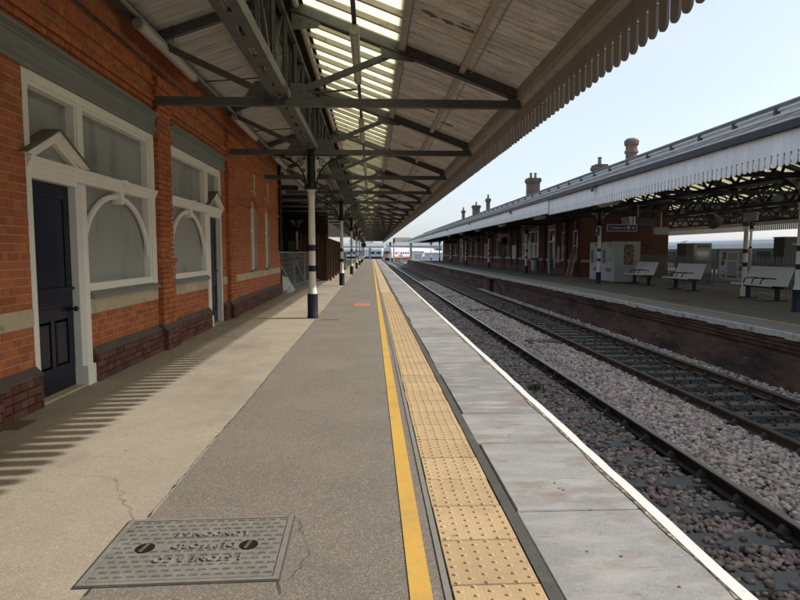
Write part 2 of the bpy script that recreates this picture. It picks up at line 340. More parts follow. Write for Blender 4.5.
# wavy joint between concrete and asphalt, darker jointing and kerb strips
mb = MB(); ys = np.arange(-2, YE, .05); w = [.012*math.sin(q*1.3)+random.uniform(-.007, .007) for q in ys]
for i in range(len(ys)-1):
    a, b = -1.218+w[i], -1.218+w[i+1]; t0 = random.choice((.001, .0015, .002, .005))*random.uniform(.7, 1.3); t1 = t0
    mb.add([(a-t0, ys[i], .0045), (a+t0, ys[i], .0045), (b+t1, ys[i+1], .0045), (b-t1, ys[i+1], .0045)], [(0,1,2,3)])
mb.build('joint', 'crack', P)
box('yellow_line', 'yellow', P, .157, .252, -6, YE-2, .0021, .0065)
box('kerb_strip', 'kerb', P, .305, .332, -6, YE, 0, .0072)
box('jointing_strip', 'strip_dark', P, .742, .803, -6, YE, -.02, .003)
# tactile tiles with blisters
def tile_mesh(blisters):
    mb = MB(); s = .1965
    mb.add([(-s,-s,.0),(s,-s,.0),(s,s,.0),(-s,s,.0),(-s+.003,-s+.003,.006),(s-.003,-s+.003,.006),(s-.003,s-.003,.006),(-s+.003,s-.003,.006)],
        [(4,5,6,7),(0,1,5,4),(1,2,6,5),(2,3,7,6),(3,0,4,7)])
    if blisters:
        for i in range(6):
            for j in range(6):
                cx = -.167+i*.0668; cy = -.167+j*.0668+(.0334 if i % 2 else 0)-.0167; n = 8
                ring = lambda r, z: [(cx+r*math.cos(2*math.pi*k/n), cy+r*math.sin(2*math.pi*k/n), z) for k in range(n)]
                mb.add(ring(.0125, .0055)+ring(.008, .0115), [(k, (k+1) % n, n+(k+1) % n, n+k) for k in range(n)]+[tuple(range(n, 2*n))])
        for k in range(-9, 10):      # fine ribs between the blisters
            mb.add([(k*.02-.0015, -s+.004, .0063), (k*.02+.0015, -s+.004, .0063), (k*.02+.0015, s-.004, .0063), (k*.02-.0015, s-.004, .0063)], [(0,1,2,3)])
    return mb
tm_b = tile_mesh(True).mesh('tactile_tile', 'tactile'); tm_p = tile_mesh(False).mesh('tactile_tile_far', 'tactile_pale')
y = .25; k = 0
while y < YE-1 and k < 296:
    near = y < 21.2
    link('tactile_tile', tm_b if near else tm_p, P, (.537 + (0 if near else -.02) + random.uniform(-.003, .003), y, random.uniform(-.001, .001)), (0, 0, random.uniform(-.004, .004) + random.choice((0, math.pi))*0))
    y += .4; k += 1
# coping slabs
ycuts = [.1, 1.15, 2.1, 3.17, 4.34, 5.18, 6.2, 6.9, 7.57, 8.25, 9.3, 10.05, 11.1, 12.2]
while ycuts[-1] < YE-1: ycuts.append(ycuts[-1]+random.uniform(.75, 1.25))
def slab(x0, x1, y0, y1, z0, z1, b=.008):
    mb = MB(); o = [(x0,y0),(x1,y0),(x1,y1),(x0,y1)]; i = [(x0+b,y0+b),(x1-b,y0+b),(x1-b,y1-b),(x0+b,y1-b)]
    j = lambda: random.uniform(-.0015, .0015)
    return mb.add([(*p, z0) for p in o]+[(*p, z1-b*.8) for p in o]+[(*p, z1+j()) for p in i],
        [(0,1,5,4),(1,2,6,5),(2,3,7,6),(3,0,4,7),(4,5,9,8),(5,6,10,9),(6,7,11,10),(7,4,8,11),(8,9,10,11)])
for a, b in zip(ycuts, ycuts[1:]):
    e = random.uniform(-.012, .012)
    slab(.806+e, 1.536, a+.006, b-.005, -.09, .004+random.uniform(-.002, .003)).build('coping_slab', 'slab', P)
mb = MB(); ys = np.arange(-3, YE, .045)       # weathered strip between slabs and white edge
for y0, y1 in zip(ys, ys[1:]):
    a = 1.514+.008*math.sin(y0*3.1)+.006*math.sin(y0*7.7+1)+random.uniform(-.004, .004)
    mb.add([(a, y0, .0085), (1.54, y0, .0085), (1.54, y1, .0085), (1.514+.008*math.sin(y1*3.1)+.006*math.sin(y1*7.7+1)+random.uniform(-.003, .003), y1, .0085)], [(0,1,2,3)])
mb.build('weathered_strip', 'lichen', P)
mb = MB(); ys = np.arange(-3, YE, .25); ex = [random.uniform(-.006, .006) for _ in ys]
for i in range(len(ys)-1):
    for q in (0,):
        a, b = ex[i], ex[i+1]
        mb.add([(1.535+a*.6, ys[i], .011), (1.603+a, ys[i], .009), (1.607+a, ys[i], -.07), (1.535+b*.6, ys[i+1], .011), (1.603+b, ys[i+1], .009), (1.607+b, ys[i+1], -.07), (1.5, ys[i], -.07), (1.5, ys[i+1], -.07)],
            [(0,1,4,3),(1,2,5,4),(2,6,7,5)])
mb.build('white_edge', 'white_line', P)
# cracks
def crack(x0, y0, x1, y1, n=14, w=.005, wob=.05, z=.0035):
    mb = MB(); pts = []
    for i in range(n+1):
        t = i/n; pts.append((x0+(x1-x0)*t+random.uniform(-wob, wob)*math.sin(math.pi*t), y0+(y1-y0)*t+random.uniform(-wob, wob)*math.sin(math.pi*t)))
    for i in range(n):
        a, b = Vector(pts[i]), Vector(pts[i+1]); d = (b-a).normalized(); nn = Vector((-d.y, d.x)); wa, wb = w*random.uniform(.3, 1), w*random.uniform(.3, 1)
        mb.add([(*(a-nn*wa/2), z), (*(b-nn*wb/2), z), (*(b+nn*wb/2), z), (*(a+nn*wa/2), z)], [(0,1,2,3)])
    mb.build('crack', 'crack', P)
crack(-1.29, 3.16, -1.66, 3.78, 22, .0028, .03); crack(-1.66, 3.78, -2.1, 3.85, 9, .002); crack(-2.3, 4.2, -1.4, 4.1, 12, .0016, .03)
crack(-.40, 3.12, -.30, 2.75, 9, .004, .02, .0065); crack(-.30, 2.75, -.38, 2.52, 6, .004, .015, .0065)
crack(-3.0, 6.5, -1.3, 6.35, 14, .0016, .02); crack(-2.0, 4.9, -1.75, 5.6, 8, .0016, .03); crack(-2.6, 9.2, -1.3, 9.1, 12, .003, .02)
crack(-.42, 2.52, -.39, 2.42, 4, .006, .01, .0065)
mb = MB(); rg = random.Random(11)
for i in range(90):
    cx, cy = rg.uniform(-1.1, .1), 1.9+18*rg.random()**1.6; r = rg.uniform(.005, .014)
    if -1.35 < cx < -.38 and 2.4 < cy < 3.3: continue
    mb.add([(cx+r*math.cos(a)*rg.uniform(.7, 1.2), cy+r*math.sin(a)*rg.uniform(.7, 1.2), .0042) for a in np.linspace(0, 2*math.pi, 9)[:-1]], [tuple(range(8))])
o = mb.build('gum_spots', 'kerb', P); o['kind'] = 'stuff'
mb = MB()
for i in range(60):
    cx, cy = rg.choice((rg.uniform(-3.0, -1.3), rg.uniform(.85, 1.45))), 1.9+18*rg.random()**1.6; r = rg.uniform(.003, .009); zz = .0025 if cx < 0 else .0085
    mb.add([(cx+r*math.cos(a)*rg.uniform(.7, 1.2), cy+r*math.sin(a)*rg.uniform(.7, 1.2), zz) for a in np.linspace(0, 2*math.pi, 9)[:-1]], [tuple(range(8))])
o = mb.build('dark_spots', 'strip_dark', P); o['kind'] = 'stuff'
# manhole cover, other covers
mh = thing('manhole_cover', 'large rectangular cast iron manhole cover set in asphalt, raised foundry lettering', 'manhole cover', (-.862, 2.84, 0), R(1.2))
box('frame', 'strip_dark', mh, -.445, .445, -.325, .325, -.02, .0062)
mb = MB()
for a in ((-.435, .435, -.318, -.295), (-.435, .435, .295, .318), (-.435, -.41, -.295, .295), (.41, .435, -.295, .295)): mb.box(a[0], a[1], a[2], a[3], 0, .0115)
mb.build('rim', 'iron', mh)
mb = MB(); mb.box(-.405, .405, -.29, .29, 0, .0105); mb.build('plate', 'iron', mh)
mb = MB()
for j in range(13):
    for i in range(15):
        cx = -.385+i*.055+(.0275 if j % 2 else 0); cy = -.265+j*.0442
        if abs(cx) > .395: continue
        if -.17 < cx < .24 and min(abs(cy-q) for q in (-.125, .0, .12)) < .03: continue
        if (abs(cx-.25) < .05 or abs(cx+.25) < .05) and abs(cy) < .05: continue
        mb.add([(cx-.019, cy-.002, .0105), (cx+.019, cy-.002, .0105), (cx+.013, cy+.009, .0105), (cx-.013, cy+.009, .0105), (cx-.016, cy+.001, .018), (cx+.016, cy+.001, .018), (cx+.010, cy+.008, .0155), (cx-.010, cy+.008, .0155)],
            [(4,5,6,7),(0,1,5,4),(1,2,6,5),(2,3,7,6),(3,0,4,7)])
o = mb.build('tread', 'iron', mh); o['kind'] = 'stuff'
for s, yy in (('J. STONE & CO', -.125), ('DEPTFORD', 0), ('LONDON S.E.', .12)):
    text(s, .062, 'iron', 'lettering', mh, (.035, yy, .0125), (0, 0, math.pi), .006)
for sx in (-.25, .25):
    kh = MB().prism([(sx+.046*math.cos(a)*1.0, .05*math.sin(a)) for a in np.linspace(0, 2*math.pi, 14)[:-1]], 'z', .009, .0125).build('key_hole', 'black', mh)
    MB().beam((sx-.014, -.04, .013), (sx+.004, .04, .013), .013, .006).build('key_bar', 'rust', kh)
dc = thing('drain_cover', 'small rusty drain cover by the left door', 'drain cover', (-3.0, 5.02, 0))
mb = MB(); mb.box(-.14, .10, -.14, .14, -.02, .004); mb.build('frame', 'rust', dc)
mb = MB()
for i in range(5): mb.box(-.125+i*.045, -.1+i*.045, -.12, .12, .0035, .007)
mb.build('grating', 'rust', dc)
ch = thing('channel_cover', 'narrow rusty channel cover running out from foot of nearest column', 'drain cover', (0, 0, 0))
box('plate', 'rust', ch, -1.15, -.66, 12.62, 12.74, -.01, .006); box('end_block', 'plank_yellow', ch, -1.16, -1.09, 12.6, 12.76, -.01, .009); box('end_block', 'plank_yellow', ch, -.71, -.66, 12.6, 12.76, -.01, .009)
for i, (xx, yy, ww, hh, mm, lb) in enumerate([(-.27, 16.3, .44, .95, 'orange_mark', 'orange painted rectangle on asphalt beyond the nearest column'), (-.22, 32.5, .42, 1.2, 'orange_mark', 'faint orange painted patch far along the asphalt')]):
    mk = box('painted_marking', mm, None, xx-ww/2, xx+ww/2, yy-hh/2, yy+hh/2, .0021, .006); tag(mk, lb, 'marking')
mk = MB()
for i in range(26):
    cx, cy = -1.72+random.gauss(0, .22), 16.0+random.gauss(0, .35); r = random.uniform(.03, .13)
    mk.prism([(cx+r*math.cos(a)*random.uniform(.6, 1.2)*.8, cy+r*math.sin(a)*random.uniform(.7, 1.3)) for a in np.linspace(0, 2*math.pi, 8)[:-1]], 'z', .001+i*.00008, .0024+i*.00008)
mk.build('worn_paint', 'stone', P)

# opposite platform
OX = 7.45
Q = thing('platform', 'opposite island platform of dark asphalt above a sooty brick wall', 'platform', kind='structure')
box('asphalt_top', 'asphalt_far', Q, OX+.95, 29.2, -8, YE+2, -1.3, 0.0)
mb = MB(); yy = -8.0
while yy < YE+2:
    st = random.uniform(.9, 1.5); slab(OX+.09, OX+.948, yy, yy+st-.012, -.08, .002, .01).build('edge_slab', 'edge_slab', Q); yy += st
mb = MB(); ys = np.arange(-8, YE+2, .35)
for y0, y1 in zip(ys, ys[1:]):
    e = random.uniform(-.012, .012); mb.box(OX-.02+e, OX+.092, y0, y1, -.1+random.uniform(-.015, .015), .006)
mb.build('white_edge', 'white_worn', Q)
box('slab_bed', 'edge_slab', Q, OX+.52, OX+.946, -8, YE+2, -1.3, -.03)
box('yellow_line', 'yellow_faded', Q, OX+.96, OX+1.06, -8, YE, .0005, .0045)
bays = [(-8, 36.2), (37.7, YE+2)]
for (a, b) in bays:
    mb = MB(); mb.box(OX+.12, OX+.5, a, b, -1.34, -.101); mb.build('platform_wall', 'opp_wall', Q)
    mb = MB()
    for i, dx in enumerate((.02, .05, .08)): mb.box(OX+dx, OX+.13, a, b, -.18-i*.085, -.105-i*.085)
    mb.build('corbel_courses', 'opp_wall', Q)
box('recess_back', 'hole', Q, OX+.46, OX+.5, 36.2, 37.7, -1.34, -.1)  # near-black panel colour stands for the darkness inside the recess
box('lintel_slab', 'edge_slab', Q, OX+.0, OX+.4, 36.0, 37.9, -.2, -.102)
mk = box('painted_marking', 'rust', None, 8.9, 9.5, 16.9, 17.7, .0005, .004); mk.scale = (1, 1, 1)
tag(mk, 'faded reddish patch on the opposite dark platform near benches', 'marking')
# sloping ramps at the far ends
MB().add([(-3.1,YE,-.01),(1.6,YE,-.01),(1.6,YE+9,-1.3),(-3.1,YE+9,-1.3)], [(0,1,2,3)]).build('ramp', 'asphalt', P)
MB().add([(OX,YE+2,-.01),(14,YE+2,-.01),(14,YE+11,-1.3),(OX,YE+11,-1.3),(OX,YE+2,-1.3)], [(0,1,2,3),(0,3,4)]).build('ramp', 'asphalt_far', Q)

# ---------------------------------------------------------------- tracks and ballast
def rail_mesh(name, m_side, m_top, y0, y1):
    prof = [(-.07,0),(.07,0),(.07,.012),(.012,.03),(.012,.105),(.034,.118),(.036,.146),(.028,.157),(-.028,.157),(-.036,.146),(-.034,.118),(-.012,.105),(-.012,.03),(-.07,.012)]
    mb = MB().prism(prof, 'y', y0, y1); me = mb.mesh(name, m_side); me.materials.append(MT[m_top])
    for p in me.polygons:
        if p.center.z > .1505 and abs(p.center.x) < .034: p.material_index = 1
    return me
RZ = -.915-.157
def track(label, xs, m_side, m_top, m_sl, zs, y1):
    T = thing('railway_track', label, 'railway track', (0,0,0), group='tracks between the platforms')
    me = rail_mesh('rail', m_side, m_top, -6, y1)
    for x in xs: link('rail', me, T, (x, 0, RZ))
    cx = sum(xs)/2
    sl = []
    for q in range(3):
        mb = MB(); mb.box(-1.25, 1.25, -.125, .125, -.16, 0)
        sl.append(mb.mesh('sleeper', m_sl))
    chm = MB(); chm.box(-.1, .1, -.09, .09, -.005, .03)
    for s in (-1, 1): chm.beam((s*.085, 0, .02), (s*.035, 0, .085), .1, .05, (0,1,0))
    chm = chm.mesh('rail_chair', 'chair')
    y = .3; n = 0
    while y < 98 and n < 150:
        s = link('sleeper', random.choice(sl), T, (cx+random.uniform(-.02, .02), y, RZ+zs), (0, 0, random.uniform(-.012, .012)))
        if y < 26:
            for x in xs: link('rail_chair', chm, T, (x, y, RZ+.001))
        y += .655; n += 1
    return T
track('near railway track with a bright polished rail head and brown stones', (2.235, 3.71), 'rail_side', 'rail_top', 'sleeper', -.006, 300)
track('far railway track with dull brown rails and dark oily stones', (5.335, 6.80), 'rail_side_brown', 'rail_top_dull', 'sleeper_brown', -.006, 300)
b = sheet('ballast_bed', 'ballast', 1.5, 7.6, -8, 420, RZ-.085); tag(b, 'dark bed of track ballast filling the trough between the platforms', 'ballast', kind='stuff')

def stones(name, m, label, zones, seed):
    rs = np.random.RandomState(seed)
    t = (1+5**.5)/2
    ico = np.array([(-1,t,0),(1,t,0),(-1,-t,0),(1,-t,0),(0,-1,t),(0,1,t),(0,-1,-t),(0,1,-t),(t,0,-1),(t,0,1),(-t,0,-1),(-t,0,1)])/math.sqrt(1+t*t)
    icf = np.array([(0,11,5),(0,5,1),(0,1,7),(0,7,10),(0,10,11),(1,5,9),(5,11,4),(11,10,2),(10,7,6),(7,1,8),(3,9,4),(3,4,2),(3,2,6),(3,6,8),(3,8,9),(4,9,5),(2,4,11),(6,2,10),(8,6,7),(9,8,1)])
    V, F = [], []; off = 0
    for (x0, x1, y0, y1, dens, size, zf, keep) in zones:
        n = int((x1-x0)*(y1-y0)*dens)
        p = np.stack([rs.uniform(x0, x1, n), rs.uniform(y0, y1, n)], 1)
        if keep is not None: p = p[keep(p, rs)]
        n = len(p); s = size*rs.uniform(.65, 1.35, n)
        z = zf(p, rs)
        q = ico[None]*rs.uniform(.55, 1.28, (n, 12, 1))
        q = q*np.stack([rs.uniform(.75, 1.3, n), rs.uniform(.7, 1.2, n), rs.uniform(.5, .85, n)], 1)[:, None]
        a = rs.uniform(0, 2*math.pi, n); c, si = np.cos(a), np.sin(a)
        b_ = rs.uniform(-.6, .6, n); cb, sb = np.cos(b_), np.sin(b_)
        X = q[..., 0]; Y = q[..., 1]*cb[:, None]-q[..., 2]*sb[:, None]; Z = q[..., 1]*sb[:, None]+q[..., 2]*cb[:, None]
        X, Y = X*c[:, None]-Y*si[:, None], X*si[:, None]+Y*c[:, None]
        q = np.stack([X, Y, Z], 2)*s[:, None, None]; q[..., 0] += p[:, 0, None]; q[..., 1] += p[:, 1, None]; q[..., 2] += z[:, None]
        V.append(q.reshape(-1, 3)); F.append((icf[None]+(np.arange(n)*12)[:, None, None]+off).reshape(-1, 3)); off += n*12
    V = np.concatenate(V).astype(np.float32); F = np.concatenate(F).astype(np.int32)
    me = bpy.data.meshes.new(name); me.vertices.add(len(V)); me.vertices.foreach_set('co', V.ravel())
    me.loops.add(F.size); me.loops.foreach_set('vertex_index', F.ravel())
    me.polygons.add(len(F)); me.polygons.foreach_set('loop_start', np.arange(0, F.size, 3, dtype=np.int32)); me.polygons.foreach_set('loop_total', np.full(len(F), 3, np.int32))
    me.update(calc_edges=True); me.materials.append(MT[m])
    o = link(name, me); tag(o, label, 'ballast', kind='stuff'); return o
SL = RZ-.006
def nearz(cx, hw, cover, lift=0):
    def keep(p, rs):
        ph = np.abs(((p[:, 1]-.3)/.655+.5) % 1-.5)*.655
        on = (ph < .118) & (np.abs(p[:, 0]-cx) < 1.25)
        rail = np.minimum(np.abs(p[:, 0]-cx-.735), np.abs(p[:, 0]-cx+.735)) < .085
        return (~on | (rs.uniform(0, 1, len(p)) < cover)) & ~rail
    def z(p, rs):
        ph = np.abs(((p[:, 1]-.3)/.655+.5) % 1-.5)*.655
        on = (ph < .118) & (np.abs(p[:, 0]-cx) < 1.25)
        return np.where(on, SL+.016, SL-.03+lift+rs.uniform(-.02, .018, len(p)))
    return keep, z
k1, z1 = nearz(2.97, 1.25, .10); k2, z2 = nearz(6.07, 1.25, .08, -.012)
def zsix(p, rs): return SL+.02+.035*np.exp(-((p[:, 0]-4.55)/.4)**2)+rs.uniform(-.025, .02, len(p))
stones('ballast', 'stone_four', 'brown rust stained ballast stones of the near track', [(2.0, 3.86, 2.2, 10, 640, .036, z1, k1), (2.0, 3.86, 10, 22, 430, .038, z1, k1), (1.9, 3.86, 22, 46, 150, .055, z1, k1)], 3)
stones('ballast', 'stone_six', 'pale pinkish grey ballast stones heaped between the two tracks', [(3.80, 5.22, 3.0, 11, 900, .036, zsix, None), (3.80, 5.22, 11, 24, 560, .039, zsix, None), (3.85, 5.2, 24, 50, 200, .058, zsix, None)], 4)
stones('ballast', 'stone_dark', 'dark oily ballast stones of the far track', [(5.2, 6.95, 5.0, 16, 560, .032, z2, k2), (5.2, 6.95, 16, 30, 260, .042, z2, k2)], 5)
stones('ballast', 'stone_six', 'strip of pale ballast stones along the opposite platform wall', [(6.93, 7.55, 6.0, 18, 620, .034, lambda p, rs: SL+rs.uniform(-.03, .03, len(p)), None), (6.93, 7.55, 18, 40, 260, .05, lambda p, rs: SL+rs.uniform(-.03, .03, len(p)), None)], 6)
for i, (xx, yy) in enumerate(((4.72, 15.9), (4.62, 24.7), (4.6, 32.5))):
    t = thing('track_equipment_cover', ORD[i]+' black cover plate lying in the pale ballast between tracks', 'cover plate', (xx, yy, SL+.08), group='cover plates between the tracks')
    mb = MB(); mb.box(-.45, .45, -.28, .28, -.03, .01); mb.build('plate', 'strip_dark', t)
    box('rib', 'sleeper', t, -.4, .4, -.05, .05, .0105, .03)

# ---------------------------------------------------------------- near station building
WX = -3.13                                   # brick face
B = thing('station_building', 'orange brick station building with grey boarded windows along the near platform', 'building')
Y0, Y1, ZT = 2.0, 20.45, 4.62
def mir(y): return 18.17-y
# openings in the brick skin: (y0, y1, z0, z1)
OPEN = [(5.59, 6.69, 0, 3.42), (6.68, 8.78, .93, 3.42), (mir(6.69), mir(5.59), 0, 3.42), (mir(8.78), mir(6.68), .93, 3.42),
        (15.60, 16.42, .93, 3.0), (17.70, 18.50, .93, 3.0)]
PIL = [(4.30, 4.89), (8.80, 9.37), (12.98, 13.55)]
# mortar backing with holes: built from strips
mb = MB(); xb0, xb1 = WX-.3, WX-.0055
cols = sorted({Y0, Y1} | {o[0] for o in OPEN} | {o[1] for o in OPEN})
for a, b in zip(cols, cols[1:]):
    zs = [(o[2], o[3]) for o in OPEN if o[0] <= a+1e-6 and o[1] >= b-1e-6]; z = 0
    for q0, q1 in sorted(zs):
        if q0 > z+.001: mb.box(xb0, xb1, a, b, z, q0)
        z = max(z, q1)
    mb.box(xb0, xb1, a, b, z, ZT)
mb.build('wall', 'mortar', B)
bricks = []       # (x_front, y0, y1, z0, z1, proud, material)
def course(z0, z1, ya, yb, x, stretcher, m='brick', off=0, clip=True):
    L_ = .2225 if stretcher else .1085; y = ya-off
    while y < yb-.004:
        a, b = max(y, ya), min(y+L_, yb)
        segs = [(a, b)]
        if clip:
            for o in OPEN:
                if z1 > o[2]+.01 and z0 < o[3]-.01:
                    ns = []
                    for s in segs:
                        if s[1] <= o[0] or s[0] >= o[1]: ns.append(s)
                        else:
                            if s[0] < o[0]-.02: ns.append((s[0], o[0]))
                            if s[1] > o[1]+.02: ns.append((o[1], s[1]))
                    segs = ns
        for s in segs:
            if s[1]-s[0] > .025: bricks.append((x, s[0]+.0045, s[1]-.0045, z0+.0045, z1-.0045, m))
        y += L_
H_ = .0765
def pil_at(a, b): return any(p[0]-.001 < (a+b)/2 < p[1]+.001 for p in PIL)
# plinth, wall and pilaster courses
spans = []
yy = Y0
for p in PIL: spans += [(yy, p[0], 0), (p[0], p[1], 1)]; yy = p[1]
spans.append((yy, Y1, 0))
for (a, b, isp) in spans:
    x = WX+(.065 if isp else 0)
    for i in range(4): course(i*H_, (i+1)*H_, a, b, x+.065, i % 2 == 0, 'brick_dark', off=.1 if i % 2 else 0)
    z = 4*H_+.075; i = 0
    while z < ZT-.02:
        zz = z
        if not isp and .765 < z+.03 < .94: z += H_; i += 1; continue      # stone band
        dx = 0
        if isp: dx = .012 if z < 1.28 else 0
        if 3.46 < z < 3.53: dx = .02
        if 3.53 < z < 3.60: dx = .045
        if 3.78 < z < 3.85: dx = .03
        if 3.85 < z < 3.93: dx = .015
        if isp and z > 3.93: dx = -.06
        course(z, z+H_, a, b, x+dx, (i % 2 == 0) and not (3.6 < z < 3.68), off=.055 if i % 2 else .0); z += H_; i += 1
for p in PIL:      # collars on the pilasters
    for zc in (1.29, 3.10): 
        MB().prism([(WX, zc), (WX+.075, zc), (WX+.105, zc+.02), (WX+.105, zc+.05), (WX+.08, zc+.075), (WX, zc+.075)], 'y', p[0]-.025, p[1]+.025).build('collar', 'brick', B)
order = sorted([q for q in bricks if q[1] > 4.85 and not (q[3] > 3.7 and q[1] < 6.2)], key=lambda q: q[1])
chosen = set(map(id, order[:295])); mcache = {}
for q in order[:295]:
    key = (round(q[2]-q[1], 3), round(q[4]-q[3], 3), q[5])
    if key not in mcache:
        dy, dz = key[0]/2, key[1]/2; b_ = .003; m_ = MB()
        o4 = [(-dy,-dz),(dy,-dz),(dy,dz),(-dy,dz)]; i4 = [(-dy+b_,-dz+b_),(dy-b_,-dz+b_),(dy-b_,dz-b_),(-dy+b_,dz-b_)]
        m_.add([(-.09, *p) for p in o4]+[(-b_, *p) for p in o4]+[(0, *p) for p in i4], [(0,1,5,4),(1,2,6,5),(2,3,7,6),(3,0,4,7),(4,5,9,8),(5,6,10,9),(6,7,11,10),(7,4,8,11),(8,9,10,11)])
        mcache[key] = m_.mesh('brick', q[5])
    link('brick', mcache[key], B, (q[0]+random.uniform(-.0025, .0025), (q[1]+q[2])/2, (q[3]+q[4])/2), (random.uniform(-.01, .01), 0, random.uniform(-.006, .006)))
for mm, nm in (('brick', 'brickwork'), ('brick_dark', 'plinth_brickwork')):
    mb = MB()
    for q in bricks:
        if id(q) in chosen or q[5] != mm: continue
        e = random.uniform(-.0025, .0025); mb.box(q[0]-.09, q[0]+e, q[1], q[2], q[3], q[4])
    o = mb.build(nm, mm, B); o['kind'] = 'stuff'
# plinth bevel and stone band blocks
def ranges(skip_z0, skip_z1):
    out = []
    for (a, b, isp) in spans:
        segs = [(a, b)]
        for o in OPEN:
            if skip_z1 > o[2]+.01 and skip_z0 < o[3]-.01:
                ns = []
                for s in segs:
                    if s[1] <= o[0] or s[0] >= o[1]: ns.append(s)
                    else:
                        if s[0] < o[0]-.02: ns.append((s[0], o[0]))
                        if s[1] > o[1]+.02: ns.append((o[1], s[1]))
                segs = ns
        out += [(s[0], s[1], isp) for s in segs]
    return out
zp = 4*H_
for a, b, isp in ranges(.3, .38):
    x = WX+(.065 if isp else 0); e = .07 if isp else 0
    MB().prism([(x-.05, zp+.001), (x+.068, zp+.001), (x+.068, zp+.022), (x+.004, zp+.085), (x-.05, zp+.085)], 'y', a-(.07 if isp else 0), b+(.065 if isp else 0)).build('plinth_bevel', 'coping_dark', B)
for a, b, isp in ranges(.77, .93):
    if isp: continue
    n = max(1, round((b-a)/.62)); st = (b-a)/n
    for i in range(n): MB().box(WX-.08, WX+.006+random.uniform(0, .003), a+i*st+.003, a+(i+1)*st-.003, .772, .932).build('band_stone', 'stone', B)

